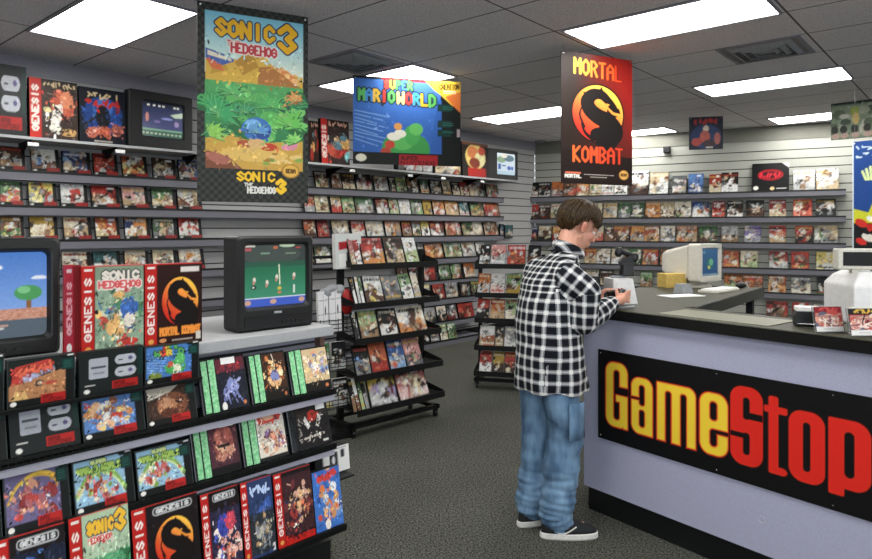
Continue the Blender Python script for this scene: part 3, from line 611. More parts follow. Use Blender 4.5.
def p_jungle():
    w,h=112,200; c=Cv(w,h,230,'20221f')
    for i in range(28):
        for j in range(50):
            if (i+j)%2: c.rect(i*4,j*4,i*4+4,j*4+4,'343833')
    x0,x1,y0,y1=8,106,9,166
    c.rect(x0,y0,x1,y1,'9cd0e4'); c.vgrad('7ec4dc','eaf0d8',y0,70,x0,x1)
    c.poly([(8,58),(22,50),(36,57),(52,42),(66,49),(80,62),(106,66),(106,90),(8,90)],'d8b048'); c.poly([(52,42),(60,60),(44,70),(36,57)],'b88a34'); c.poly([(22,50),(30,66),(12,72)],'c49a3c')
    c.poly([(60,60),(72,58),(106,78),(106,96),(58,96)],'b0743c')
    c.poly([(8,46),(24,50),(38,56),(24,62),(8,56)],'4a64a8'); c.poly([(10,48),(30,54),(26,56),(10,53)],'e8e0c8'); c.poly([(8,56),(22,60),(26,68),(14,66)],'d87040'); 
    for k in range(5): c.ell(86+k*3,62+k*2.2,7-k*.5,3,'e08a4c' if k%2 else 'f0b878',.3)
    c.poly([(92,80),(106,84),(106,93),(96,90)],'d87a4a')
    c.vgrad('56a860','2f7a4c',78,140,x0,x1)
    g=random.Random(5)
    for k in range(26):
        x,y=g.uniform(8,106),g.uniform(84,136); c.ell(x,y,g.uniform(5,12),g.uniform(3,8),g.choice(['3e8c4a','5cb05c','2c6c3e','78c46c','246048','88d078']))
    for bx,by,n,L,cc in ((14,104,9,24,'2f9a58'),(90,120,9,20,'6cc45c'),(22,132,7,18,'1f6a48'),(100,98,8,18,'2a7c50'),(62,96,9,17,'52a85a')):
        for k in range(n):
            a=R(-170+160*k/(n-1)); P=curve([(bx,by),(bx+math.cos(a)*L*.6,by+math.sin(a)*L*.55),(bx+math.cos(a)*L,by+math.sin(a)*L*.35+3)],6); c.taper(P,2.2,.4,cc)
            c.line(P,.25,'7cc070')
    c.poly([(8,136),(30,132),(60,138),(106,134),(106,166),(8,166)],'c8a048'); c.ell(56,150,34,8,'dcb864'); c.poly([(8,148),(30,154),(44,166),(8,166)],'7a4a34'); c.ell(20,156,12,5,'a86858',.3)
    for k in range(16): c.ell(g.uniform(60,104),g.uniform(148,162),g.uniform(2,5),g.uniform(1,2.5),g.choice(['6a9c48','a87838','e0c480','88a850']))
    c.ell(92,140,9,4,'d88ca0',-.2)
    def frond(bx,by,n,L,a0,a1,cc,dk):
        for k in range(n):
            a=R(a0+(a1-a0)*k/max(1,n-1)); Lk=L*g.uniform(.8,1.1); dx,dy=math.cos(a),math.sin(a); w_=Lk*.13; mx_,my_=bx+dx*Lk*.5,by+dy*Lk*.5; tx,ty=bx+dx*Lk,min(164,by+dy*Lk+Lk*.12); tx=min(105,max(9,tx))
            P=[(bx,by),(mx_-dy*w_,my_+dx*w_-Lk*.06),(tx,ty),(mx_+dy*w_,my_-dx*w_-Lk*.06)]; P=[(min(105,max(9,x)),y) for x,y in P]
            c.poly([(x+.7,y+.9) for x,y in P],dk); c.poly(P,cc); c.line([(bx,by),(tx,ty)],.25,'a0cc80',.6)
    frond(20,112,9,26,-170,20,'3fa465','1d5c3c'); frond(92,118,10,22,-190,10,'69c05a','2a6a38'); frond(74,100,8,17,-180,0,'4fb060','235a3a'); frond(34,90,8,15,-180,0,'58b468','265f3c'); frond(12,134,7,18,-120,10,'8ac858','2f6e34'); frond(98,92,7,15,-200,-20,'e09858','a05c34'); frond(46,108,7,14,-170,-10,'3c9468','1c5040'); frond(98,136,7,13,-190,-40,'7ccc64','2e7038')
    # water pool and boulders in the middle of the print
    c.ell(58,124,15,12,'3d74b8'); c.ell(54,119,8,5,'7ab4e0'); c.ell(64,130,7,4,'2c4e94'); c.ell(46,140,8,4,'b0583c'); c.ell(70,142,9,4,'c4442e'); c.ell(58,139,9,5,'d8b078')
    frond(58,128,9,15,-175,-5,'5a94d0','20407c'); c.busy(77,520,.8,2.6,9,30,105,165,.16,1.0)
    c.text('SONIC',19,16,56,15,'f0b820',2.1,'1c2a58',1.3,rise=-1,gap=.5); c.text('3',82,14,15,26,'f0b820',3.0,'1c2a58',1.5)
    c.text('THE',29,36,12,5,'c84848',.7,'f0e8d8',.6); c.text('HEDGEHOG',33,38,45,9,'c23c44',1.1,'f0e4dc',.9,rise=-1)
    c.text('SONIC',39,169,37,8.5,'ecc22c',1.15,'0e0f10',1); c.text('THE',46,180,8,3,'d8d8d0',.5); c.text('HEDGEHOG',49,184,28,6,'dcdcd4',.8,'0e0f10',.5); c.text('3',79,176,8,13,'ecc22c',2)
    c.ell(93,166,9.5,7.5,'a87c2c'); c.ell(93,166,8,6.2,'dcb050'); c.text('SEGA',88,164,10,4,'5a3c14',.6)
    return c.speck(.04,3).out()
def emblem(c,cx,cy,rx,ry):
    """dark serpent curled inside a glowing ring"""
    c.ell(cx,cy,rx*1.06,ry*1.06,'1a0c08')
    w=c.win(cx-rx,cy-ry,cx+rx,cy+ry); X=(c.X[w]-cx)/rx; Y=(c.Y[w]-cy)/ry; t=np.clip((Y-X*.6+1.1)/2.2,0,1)[...,None]
    g=np.array(hx('f7c04a'))*(1-t)+np.array(hx('c8281c'))*t; mk=X*X+Y*Y<=1; v=c.a[w]; v[mk]=g[mk]
    P=lambda L:[(cx+x*rx,cy+y*ry) for x,y in L]
    k='15100f'; r=rx*.01
    c.taper(curve(P([(.30,.98),(.62,.62),(.42,.28),(.0,.1),(-.32,-.12),(-.42,-.42),(-.2,-.66),(.12,-.68),(.38,-.5),(.62,-.28)]),8),rx*.42,rx*.13,k)
    c.ell(cx+.1*rx,cy+.72*ry,rx*.42,ry*.24,k); c.ell(cx+.36*rx,cy+.55*ry,rx*.34,ry*.34,k)
    c.poly(P([(.3,-.56),(.86,-.22),(.9,-.06),(.62,-.1),(.4,-.26)]),k); c.poly(P([(.36,-.2),(.56,-.02),(.8,.04),(.6,.12),(.34,.0)]),k)
    c.poly(P([(-.05,-.62),(.12,-.98),(.34,-.6)]),k); c.poly(P([(-.36,-.5),(-.62,-.72),(-.12,-.72)]),k)
    c.poly(P([(.3,-.4),(.46,-.36),(.4,-.3)]),'f0a040')
    c.taper(curve(P([(-.55,.5),(-.72,.1),(-.64,-.2)]),6),rx*.05,rx*.02,k); c.taper(curve(P([(-.2,.92),(-.5,.72),(-.66,.4)]),6),rx*.09,rx*.02,k)
    return c
def p_dragon():
    w,h=71,133; c=Cv(w,h,150,'2a0d0c')
    w_=c.win(0,0,w,h); t=np.clip((c.X/w*1.5-.25)*(1.15-c.Y/h*.9),0,1)[...,None]; c.a[:]=np.array(hx('24160f'))*(1-t)+np.array(hx('8e1a14'))*t
    c.rect(0,112,w,h,'120e0c'); c.poly([(0,98),(w,104),(w,h),(0,h)],'1c0f0c')
    c.text('MORTAL',13,6,46,15,'ef9a38',1.15,'4a120a',.6,rise=-3,gap=.5,cols=['f4b83c','ee9a34','e87c2c','e06424','d8501f','cc3c1a'])
    emblem(c,36,60,25,29)
    c.text('KOMBAT',12,95,48,15,'e05a28',1.15,'4a120a',.5,gap=.5,cols=['e86a2c','e4582a','e05028','d84624','d04020','c83c1e'])
    c.rect(4,121,19,122.5,'d87050'); c.text('MORTAL',4,123.5,15,3.2,'e8e4dc',.45); 
    for i in range(12): c.rect(22+i*2.5,122.5,24+i*2.5,123.4,'b8b0a8')
    for i in range(7): c.rect(28+i*2.4,125,30+i*2.4,125.8,'a09890')
    c.ell(62,122,5,5.2,'a87c3c'); c.ell(62,122,4.1,4.3,'d8a458'); c.text('SEGA',59,120.5,6,2.6,'5a3c1a',.4)
    return c.speck(.05,4).out()
def p_blue():
    w,h=108,86; c=Cv(w,h,170,'3567b4'); c.vgrad('3f70bc','3262b0',0,h)
    c.rect(87,0,w,h,'0f1412'); c.rect(0,74,w,h,'10140f'); c.rect(0,0,30,3,'15201a'); c.rect(28,0,76,3.4,'8c1c28')
    for k in range(9): c.line([(2,34+k*3.4),(34-k%3*5,39+k*3.6)],.5,'7ea8dc')
    c.poly([(70,0),(w,0),(w,30),(98,24),(86,14),(80,10)],'ecc03c'); c.poly([(92,16),(w,10),(w,32),(99,24)],'e07a38'); c.text('CREATION',86,4,20,5,'3a2010',.5,rise=1)
    c.rect(90,10,103,11,'f0e8d0'); c.rect(90,12,103,12.8,'f0e8d0')
    c.poly([(76,74),(84,20),(88,20),(88,80)],'3262b0')
    for y,x in ((24,84),(40,84),(49,84)): c.rect(x,y,x+14,y+7,'123830'); 
    for y in (26,28,42,44,51): c.rect(89,y,100,y+.8,'2f6c60')
    c.text('SUPER',31,3.5,27,7.5,'fff',1.7,'10181c',1.1,cols=['c8443c','d8b048','4a9c58','3f78b8','58a858']) if False else c.text('SUPER',31,3.5,27,7.5,'c8443c',1.15,'10181c',.9,gap=.5,cols=['c8443c','d8b048','4a9c58','3f78b8','58a858'])
    c.text('MARIO',6,13,34,10.5,'4aa858',1.35,'121a1a',1.1,rise=-1,gap=.5,cols=['58b060','3f80c0','d8b040','c84038','60b060'])
    c.text('WORLD',44,14.5,37,10.5,'e8c848',1.35,'121a1a',1.1,rise=-1,gap=.5,cols=['f0e090','d84040','48a0c0','e0b838','58b058'])
    c.busy(12,60,.8,2,4,26,84,72,.1,1.0)
    # plain green hill, clouds and tree in place of the figures
    c.ell(52,70,24,18,'3f9a4c'); c.ell(48,62,12,9,'5cb45c'); c.ell(58,56,8,10,'4aa854'); c.ell(62,50,7,6,'66bc60'); c.ell(40,58,7,4,'e8e6d4'); c.ell(46,55,6,4,'e8e6d4'); c.ell(36,66,5,4,'c8483c'); c.ell(44,48,4,3.6,'d89850'); c.ell(32,73,5,4,'b04434')
    c.rect(0,74,w,h,'10140f'); c.ell(8,79.5,5.2,3.6,'e4e0cc'); c.rect(45,75.5,84,86,'a81c22'); c.text('SUPER',47,77,16,3.4,'5c0e12',.6); c.text('NINTENDO',47,81.6,34,3,'5c0e12',.5)
    c.rect(104,48,107,56,'b8a8a8')
    return c.speck(.04,6).out()
def p_dark():
    c=Cv(34,33,40,'141a2c'); c.ell(17,20,15,12,'22365e'); c.text('#######',6,3,22,4,'b02c28',.9); c.ell(17,12,3,3,'c8b8a0'); c.ell(16,20,5,6,'b0584a'); c.ell(8,25,5,4,'a8443c'); c.ell(28,22,3,6,'a86058'); c.ell(20,27,6,4,'3a2a30'); c.rect(17,30,24,31.5,'d8d0c0'); return c.speck(.1,7).out()
def p_green():
    c=Cv(41,37,48,'71806a'); c.rect(0,0,41,3,'23302c'); g=random.Random(9)
    c.busy(3,40,.6,2)
    for k in range(22): c.ell(g.uniform(0,41),g.uniform(5,37),g.uniform(2,7),g.uniform(2,5),g.choice(['8a927c','a8aa94','54604c','b0b0a0','3e4c40']))
    for x in (4,12,22,33): c.ell(x,27,3.4,4,'2c302a'); c.ell(x+1,33,3.6,2.6,'b89c90')
    c.ell(22,10,3.6,5,'8a9a3c'); c.ell(23,17,3,6,'c0a860'); return c.speck(.1,8).out()
def p_cartoon():
    c=Cv(44,108,60,'1d4486'); c.rect(0,0,1.3,108,'c8d4d8'); c.text('######',4,4,28,5,'c8dce8',.6); c.text('####',4,11,22,5,'c8dce8',.6)
    for k in range(5): c.line([(12+k*2.4,38),(9+k*3.4,26+abs(k-2)*2)],1.1,'d8e8a0')
    c.poly([(1.3,66),(14,70),(18,60),(24,70),(44,64),(44,84),(1.3,86)],'c8cc30'); c.rect(1.3,80,44,108,'161a1c')
    for x,y,r,q in ((8,80,6,'c83028'),(20,86,8,'b82420'),(14,94,6,'e0dcd0'),(30,80,7,'e0b040'),(8,98,5,'c83028'),(26,98,8,'a8241c'),(38,92,7,'d8d0c0'),(16,76,4,'f0f0e8')): c.ell(x,y,r,r*.6,q,.5)
    c.line(curve([(4,84),(14,90),(26,82),(40,90)]),1.1,'101214'); return c.speck(.06,2).out()
V3=lambda px,py,z:onz(px,py,z)
def edge(px,Y): return ((px-CX)/FPX*Y,Y,0)
hang(edge(197,3.9),0,edge(308,4.22),p_jungle,'tall hanging poster of a green jungle landscape with yellow title',1.21,EYE+(HY-.0)*3.9/FPX)
hang(edge(353,5.86),0,edge(460.5,6.15),p_blue,'wide blue hanging poster with multicoloured letters and yellow corner',.80,EYE+(HY-75)*5.86/FPX)
hang(edge(561,5.0),0,edge(632,5.32),p_dragon,'black and red hanging poster with a dragon in an orange circle',1.025,EYE+(HY-50)*5.0/FPX)
hang(edge(689,8.0),0,edge(723,7.9),p_dark,'small dark hanging poster with red lettering near the back wall',.40,EYE+(HY-117.5)*8.0/FPX)
hang(edge(831,7.1),0,edge(876,6.8),p_green,'grey-green hanging poster at the far upper right',.40,EYE+(HY-104)*7.1/FPX)
hang(edge(852.5,6.3),0,edge(905,5.95),p_cartoon,'tall blue hanging poster behind the cash register at right edge',1.06,EYE+(HY-142)*6.3/FPX)
# ================================================================== top shelf on the left wall
TO=.36; tz=zz(LW,TO,(20,137),(100,142.5),(195,151.5),(308,162),(500,178))
ts0,ts1=LW.s(-60,TO),LW.s(520,TO)
b=MB()
def fbox(b,fr,s0,s1,o0,o1,z0,z1,mi=0):
    q=[fr.p(s0,o0),fr.p(s1,o0),fr.p(s1,o1),fr.p(s0,o1)]; b.prism([(p.x,p.y) for p in q],z0,z1,mi); return b
fbox(b,LW,ts0,ts1,0,TO,tz-.022,tz,0)
top=b.build('display_shelf','shelf'); tag(top,'long grey shelf high on the left wall carrying televisions and boxes','shelf')
k=0
for px in (-20,32,118,200,288,345,425,482):
    s=LW.s(px,TO); b=MB(); b.poly([LW.p(s-.006,0,tz-.022),LW.p(s-.006,TO-.06,tz-.022),LW.p(s-.006,0,tz-.14)]).poly([LW.p(s+.006,0,tz-.022),LW.p(s+.006,TO-.06,tz-.022),LW.p(s+.006,0,tz-.14)]); fbox(b,LW,s-.006,s+.006,.0,TO-.04,tz-.034,tz-.022)
    b.build('bracket','wire',top)
for px in (33,120,352,410,443,482):
    s=LW.s(px,TO); b=MB(); fbox(b,LW,s-.04,s+.04,TO-.0,TO+.012,tz-.075,tz-.045); b.build('label_holder','paper',top,bevel=.004)
def ginbox():
    # busy cover
    c=Cv(50,62,60,'33261f'); c.rect(0,0,12,62,'b8281e'); c.text('GENESIS',3,8,6,46,'e8dcd0',.9,vert=True); c.rect(12,0,50,8,'241c1a'); c.text('#########',15,3,32,5,'c8b088',.7)
    c.ell(34,26,12,15,'b4523a'); c.ell(38,20,7,9,'d0805c'); c.ell(28,38,5,14,'d8d0c4',.3); c.ell(18,32,4,3,'d8c890'); c.ell(26,50,6,4,'e0dccc'); c.line([(24,26),(40,44)],1.6,'2a1410'); c.ell(40,54,9,4,'b89058'); c.busy(1,160,.6,2.6,13,9); return c.speck(.1,1).out()
def darkbox():
    c=Cv(46,52,56,'11151f'); c.ell(23,26,20,18,'1f3f7c'); c.ell(23,18,10,8,'3c6cb0'); c.text('######',9,5,28,5,'c8b48c',.8); c.text('######',7,11,32,6.5,'b02c1e',1.3)
    c.ell(23,27,7,11,'15161c'); c.ell(24,40,7,5,'a8543c'); c.ell(12,42,6,5,'b0604a'); c.ell(37,38,6,6,'8c4c40'); c.line([(12,42),(20,36)],1.5,'c88070'); c.busy(5,150,.6,2.4,2,18,44,48); c.rect(14,49,32,50,'c8c0b0'); return c.speck(.1,2).out()
def consbox(sm=False):
    c=Cv(66,50,80,'1b201f'); c.rr(10,9,29,32,2,'a9acb4'); c.rect(12,18,27,20.5,'4c5058'); c.rect(14,25,25,26.5,'74787f')
    for y in (14,28): c.rr(36,y-6,58,y+5,5.5,'b4b7bd'); c.rect(39,y-1,44,y+.8,'50545c'); c.ell(52,y-1,2.4,2.2,'5c5480'); c.ell(55,y-2.5,.9,.9,'c8c8e0')
    c.rect(6,38,16,39.4,'c8c8c0'); c.ell(8,45,3,2.4,'e0e0d8'); c.rect(33,37,60,46,'a82420'); c.text('SUPER',35,38.2,11,3,'6c1412',.55); c.text('NINTENDO',35,42.2,22,3,'6c1412',.5); c.rect(60,2,65,34,'14302c')
    return c.speck(.06,3).out()
def topitem(px0,px1,ytop,off,fn,label,name='game_box',T=.06,H=None,lean=3,dz=0): 
    put_case(LW,off,px0,px1,tz+.002+dz,ytop,'k',label,name=name,cat='game box',img=fn(),T=T,lean=lean)
put_case(LW,.3,-30,27,tz+.002,63,'k','large dark console box at left end of the high shelf',name='console_box',cat='console box',img=consbox(),T=.1,lean=3)
topitem(30,78,80,.3,ginbox,'red-spined boxed game on high shelf, left of the dark blue box')
topitem(80,126,89,.28,darkbox,'dark blue boxed game beside the small television on the high shelf',T=.05)
# small set on the shelf
s0=LW.s(128,.3); s1=LW.s(194,.3); W=s1-s0; H=LW.z(160,93,.3)-tz
crt_tv(W,H,.24,scr_night(),'small black television on the high shelf left of the jungle poster',LW.p((s0+s1)/2,.3,tz+.001),LW.th+R(4),.2,.86,.2,.84,panel=False)
s0=LW.s(490,.3); s1=LW.s(517,.3); W=s1-s0; H=LW.z(503,149.5,.3)-tz
crt_tv(W,H,.2,scr_white(),'small black television at the corner end of the high shelf',LW.p((s0+s1)/2,.3,tz+.001),LW.th-R(4),.28,.94,.16,.9,panel=False)
def redbox(seed,title,spine=True):
    def f():
        c=Cv(40,50,44,'2c1e1a'); g=random.Random(seed)
        for k in range(14): c.ell(g.gauss(24,8),g.gauss(28,10),g.uniform(3,8),g.uniform(3,8),g.choice(['b8503c','7cbcc0','d8b080','38302c','5a7c88','c89858','9c3024']))
        if spine: c.rect(0,0,9,50,'b0241e'); c.text('GENESIS',2,8,5,34,'e0d4c8',.7,vert=True)
        c.busy(seed,90,.6,2.4,10,9); c.rect(10,2,38,8,'1a1614'); c.text('#####',12,3,24,4,'d8a890',.7); return c.speck(.1,seed).out()
    return f
topitem(309,321,121,.2,redbox(11,'RUN',False),'dark boxed game half hidden by right edge of the jungle poster',T=.05)
topitem(322,350,120,.26,redbox(12,'MIGHTY'),'red-spined boxed game between the jungle poster and blue poster',T=.05)
put_case(LW,.30,435,461,tz+.002,161,'cgw','low cream box on the high shelf under the blue poster',name='game_box',cat='game box',T=.08,lean=2,nx=24)
put_case(LW,.30,398,433,tz+.002,158,'rkn','low dark red box on the high shelf behind the blue poster',name='game_box',cat='game box',T=.08,lean=2,nx=24)
def ctn():
    c=Cv(30,34,34,'1c1410'); c.ell(15,14,11,12,'d8c070'); c.ell(12,10,6,6,'c87848'); c.ell(20,16,6,7,'e0d8a0'); c.ell(14,20,6,5,'7c3420'); c.ell(22,8,4,4,'b84c34'); c.rect(6,25,26,33,'a8241c'); c.rect(0,0,30,3,'6a4434'); return c.speck(.1,5).out()
topitem(463,489,143,.28,ctn,'cream and red boxed game just left of the corner television',T=.08)
# ================================================================== near gondola
gs0=GF.s(-60,0)-.25; ge=GF.s(328,0)
GT=1.109
go=empty('display_gondola',GF.p(ge,-.3,0),(0,0,0)); gl_=lambda p:(p.x-go.location.x,p.y-go.location.y)
def gbox(name,s0,s1,o0,o1,z0,z1,mt,parent=go,bevel=0):
    q=[GF.p(s0,o0),GF.p(s1,o0),GF.p(s1,o1),GF.p(s0,o1)]; return MB().prism([gl_(p) for p in q],z0,z1).build(name,mt,parent,bevel=bevel)
gbox('base',gs0,ge,-.65,.02,0.0,.13,'black')
gbox('top_shelf',gs0,ge+.01,-.66,.03,GT-.045,GT,'shelf',bevel=.004)
gbox('end_panel',ge-.03,ge-.005,-.62,-.02,.13,GT-.045,'brown')
b=MB(); z=.13
prof=[(-.06,z)]
while z<GT-.14: z+=.1; prof+=[(-.06,z-.006),(-.072,z-.006),(-.072,z+.004),(-.06,z+.004)]
prof.append((-.06,GT-.045))
for i in range(len(prof)-1):
    (o0,a),(o1,c)=prof[i],prof[i+1]; P=[GF.p(s,o,h) for s,o,h in ((gs0,o0,a),(ge-.03,o0,a),(ge-.03,o1,c),(gs0,o1,c))]
    b.poly([gl_(p)+(p.z,) for p in P],1 if o0<-.061 or o1<-.061 else 0)
b.build('slatted_face',['slatg','groove'],go)
gbox('core',gs0,ge-.03,-.55,-.08,.13,GT-.045,'black')
tag(go,'grey slatted gondola full of boxed games at the lower left','display stand')
# rows
gz=[.958,zz(GF,.06,(81,450),(290,408)),zz(GF,.08,(72,529),(290,467)),.2]
gz=[gz[0]+.031,gz[1]+.03,gz[2]+.034,gz[3]+.06]
go_off=[.068,.07,.08,.17]
for i,(z,o) in enumerate(zip(gz,go_off)):
    s1=GF.s(200,o) if i==0 else GF.s(334+(10 if i==3 else 0),o)
    b=MB(); fbox(b,GF,gs0,s1,-.06,o+.02,z-.01,z-.002,0); fbox(b,GF,gs0,s1,o+.014,o+.020,z-(.018 if i else .008),z+(.010 if i else .004),0)
    if i in (1,2): fbox(b,GF,gs0,s1,o-.012,o+.004,z-.048,z-.018,1)
    n=0
    if i>=1:   # wire lip
        s=s1-.02
        while s>gs0 and n<140: fbox(b,GF,s-.0015,s+.0015,o+.020,o+.022,z-.014,z+.016,0); s-=.02; n+=1
    b.v=[(p[0]-go.location.x,p[1]-go.location.y,p[2]) for p in b.v]; b.build('wire_ledge',['wire','rail'],go)
def snes(body,lab=True):
    c=Cv(66,48,88,'121615'); body(c); c.busy(5,190,.5,2,3,8,56,39,.28)
    c.rect(58,0,66,48,'111413'); c.rect(52,5,64,16,'123530'); 
    for y in (7,9,11,13): c.rect(54,y,62,y+.7,'2c6458')
    c.rect(0,40,66,48,'111413'); c.poly([(48,0),(66,0),(66,4),(52,4)],'111413')
    c.rect(32,38,56,46.5,'b02420'); c.text('SUPER',34,39.2,9,2.8,'721414',.5); c.text('NINTENDO',34,43,20,2.6,'721414',.45); c.ell(6,43.5,3,2.2,'e4e2da'); c.rect(58,.8,64,2.2,'dcdcd8'); c.rect(0,0,1,48,'3a4442'); c.rect(65,0,66,48,'3a4442'); c.rect(0,0,66,.7,'4a5452')
    return c.speck(.05,7).out()
def b_car(c):
    c.rect(2,2,56,40,'b07c54'); c.poly([(2,2),(56,2),(56,14),(2,26)],'1d2420'); c.poly([(6,8),(40,3),(46,8),(30,16),(14,24),(4,26)],'c04038'); c.poly([(12,18),(44,10),(46,14),(16,24)],'9ca0bc'); c.text('#######',10,10,32,8,'e06a50',1.4,'6a1a18',.6,rise=5)
    c.ell(30,26,5,3,'4a3c34'); c.ell(31,26,2.4,1.5,'d8c8a8'); c.ell(42,27,6,2,'b8483c'); c.poly([(4,40),(8,30),(12,38),(16,30),(20,40)],'d8b070')
def b_blue(c):
    c.rect(2,2,56,40,'4878b8')
    for k in range(7): c.line([(3,14+k*3),(26-k,17+k*3.2)],.5,'8cb0e0')
    c.text('SUPER',22,3,16,3.6,'e8d8a0',.9,'243c30',.7,cols=['c84438','d8b040','4c9c50','4078b8','58a858']); c.text('WORLD',12,7.5,34,6,'60b060',1.2,'182820',.9,cols=['58a858','d84838','e0c048','5090c8','58a858'])
    c.ell(36,30,13,9,'4fa858'); c.ell(42,20,6,7,'60b464'); c.ell(30,26,4,4,'c84c3c'); c.ell(38,32,5,6,'e4e4c8'); c.ell(12,38,8,5,'7c8c3c')
def blob(seed,bg,cs,n=26,x0=2,x1=56,y0=2,y1=40):
    def f(c):
        c.rect(x0,y0,x1,y1,bg); g=random.Random(seed)
        for k in range(n): c.ell(g.gauss((x0+x1)/2,(x1-x0)*.22),g.gauss((y0+y1)/2+2,(y1-y0)*.2),g.uniform(2,6.5),g.uniform(2,5),g.choice(cs),g.uniform(0,3))
        for k in range(14):
            x,y=g.uniform(x0+4,x1-6),g.uniform(y0+8,y1-3); c.line([(x,y),(x+g.gauss(0,5),y+g.gauss(0,4))],.7,g.choice(cs+['1a1614','f0e8d8']))
    return f
def b_chars(c):
    blob(5,'5880b8',['d89058','e8e4dc','c84c3c','f0d080','b8c8dc','e8b890','8c6048'],30)(c)
def b_brown(c):
    c.rect(2,2,56,40,'3f2c22'); c.poly([(2,2),(46,2),(30,12),(4,12)],'bcb4a4'); c.ell(34,26,20,15,'7c4c34'); c.ell(28,28,13,11,'b8805c'); c.ell(25,22,7,6,'c89470'); c.ell(44,22,5,4,'2a1812'); c.ell(45,22,2,1.6,'d8b098'); c.ell(30,34,12,5,'5a3224'); c.line([(4,16),(22,12)],1.2,'dcd4c4')
def b_yellow(c):
    blob(8,'6c6488',['b84840','8c3434','c87868','7c4a3c','d89c80','a86468'],30)(c); c.taper(curve([(4,24),(14,12),(30,6),(46,8),(54,14)]),1,2.6,'d8a838'); c.taper(curve([(6,20),(18,10),(34,5),(46,7)]),.6,1.4,'f0cc58')
def b_arch(seed):
    def f(c):
        c.rect(2,2,56,40,'90b8d0'); c.line(curve([(4,30),(14,18),(28,12),(44,18),(55,32)]),2.2,'88b060'); c.line(curve([(4,33),(14,21),(28,15),(44,21),(55,35)]),1,'d0e0a0')
        g=random.Random(seed)
        for k in range(30): c.ell(g.gauss(27,10),g.gauss(29,5),g.uniform(1.5,4),g.uniform(1.5,4),g.choice(['a83c34','d89878','e8dcc0','c8b080','7c9c50','8c4440','c86860']))
        c.text('SUPER',20,3.5,16,3,'c8d890',.8,'2c5030',.7); c.text('MARIO WORLD',6,8,46,5,'a8c860',1.0,'1f4628',.8)
    return f
def nearbox(px0,px1,row,ytop,img,label,off=None,T=.03,lean=None,name='game_box',**k):
    o=go_off[row] if off is None else off
    lean=lean if lean is not None else (0 if row==0 else 14)
    return put_case(GF,o,px0,px1,gz[row],ytop,'k',label,name=name,cat='game box',img=img,T=T,lean=lean,side='16191a',**k)
nearbox(-62,4,0,358,snes(b_blue),'boxed cartridge at picture edge, left end of gondola upper row')
nearbox(7,75,0,357,snes(b_car),'boxed cartridge with red swoosh over tan ground, gondola upper row')
nearbox(79,143,0,349,consbox(),'dark console box picturing grey console and pads, gondola upper row',name='console_box')
nearbox(145,199,0,344,snes(b_blue),'bright blue boxed cartridge at right end of gondola upper row')
nearbox(-60,8,1,408,snes(blob(3,'7c6c54',['c8b080','9c4c34','e0d0a8'])),'brown boxed cartridge at picture edge in gondola second row')
nearbox(11,81,1,402,consbox(),'dark console box with grey pads, gondola second row under red-swoosh box',name='console_box')
nearbox(84,146,1,395,snes(b_chars),'boxed cartridge with crowded blue, white and orange cover, gondola second row')
nearbox(148,198,1,387,snes(b_brown),'boxed cartridge with dark brown cover, gondola second row')
nearbox(-62,3,2,480,snes(b_chars),'boxed cartridge at picture edge in gondola third row')
nearbox(6,72,2,473,snes(b_yellow),'boxed cartridge with yellow curve and red figures, gondola third row')
nearbox(76,136,2,461,snes(b_arch(1)),'pale blue boxed cartridge with green arch, left one of two, third row')
nearbox(139,194,2,450,snes(b_arch(2)),'pale blue boxed cartridge with green arch, right one beside the green-hinged case')
# jewel cases: a thing with parts
def jewel(px0,px1,row,ytop,fn,label,green=True,sticker=None):
    o=go_off[row]; s0,s1=GF.s(px0,o),GF.s(px1,o); W=s1-s0; H=(GF.z((px0+px1)/2,ytop,o)-gz[row])/math.cos(R(16)); T=.022
    e=empty('jewel_case',GF.p((s0+s1)/2,o-T,gz[row]),(-R(16),0,GF.th))
    MB().box(-W/2,W/2,-T,0,0,H).build('case_shell','clear',e,bevel=.003)
    gw=.27 if green else .1
    MB().box(-W/2+.012,-W/2+.012+W*gw*.42,-T-.0015,-T+.001,.006,H-.006).build('hinge_strip','green' if green else 'clear',e)
    MB().box(-W/2+.018+W*gw*.42,-W/2+.012+W*gw,-T-.0035,-T+.001,.004,H-.004).build('hinge_strip','green' if green else 'black',e)
    c=Cv(48,60,64,'141618'); fn(c); c.busy(int(px0),170,.6,2.3,1,8,47,50); bw=W*(1-gw)-.024
    link('booklet',art_mesh('booklet',bw,H-.014,.002,c.speck(.05,3).out()),e,(W/2-.008-bw/2,-T-.0005,.007))
    if sticker: x,z,ww=sticker; MB().box(-ww*W/2,ww*W/2,-.002,0,0,.12*H).build('price_sticker','paper',e,loc=(x*W,-T-.003,z*H))
    return tag(e,label,'game case','plastic disc cases on the gondola')
def j_viol(c): c.rect(0,0,48,60,'171a26'); c.rect(0,0,48,16,'5c2430'); c.text('######',8,6,32,7,'8c2c30',1.2); [c.taper(curve([(24+a,30),(20+a*2,40),(24+a*3,54)]),2.6,.6,'7078a8') for a in (-5,-2,2,5)]; c.ell(26,32,10,7,'8088b8',.5); c.line([(12,44),(38,26)],1.8,'a0a4cc'); c.ell(8,56,4,5,'d8d8d0'); c.ell(42,55,2.5,2.5,'c87848')
def j_orange(c): blob(21,'3c2418',['d8985c','e8c088','8c4c2c','c87c44','f0d8a8'],26,0,48,0,46)(c); c.ell(24,30,9,8,'7880b0'); c.ell(24,40,11,4,'d8a878'); c.rect(0,50,48,60,'17140f'); c.ell(42,55,2.5,2.5,'c87848')
def j_cream(c): blob(22,'c8b088',['e0c890','6878a8','d89878','8ca0c0','b0705c','e8dcc8'],28,0,48,0,48)(c); c.rect(0,50,48,60,'1a1814'); c.ell(40,55,3,2.5,'c87848')
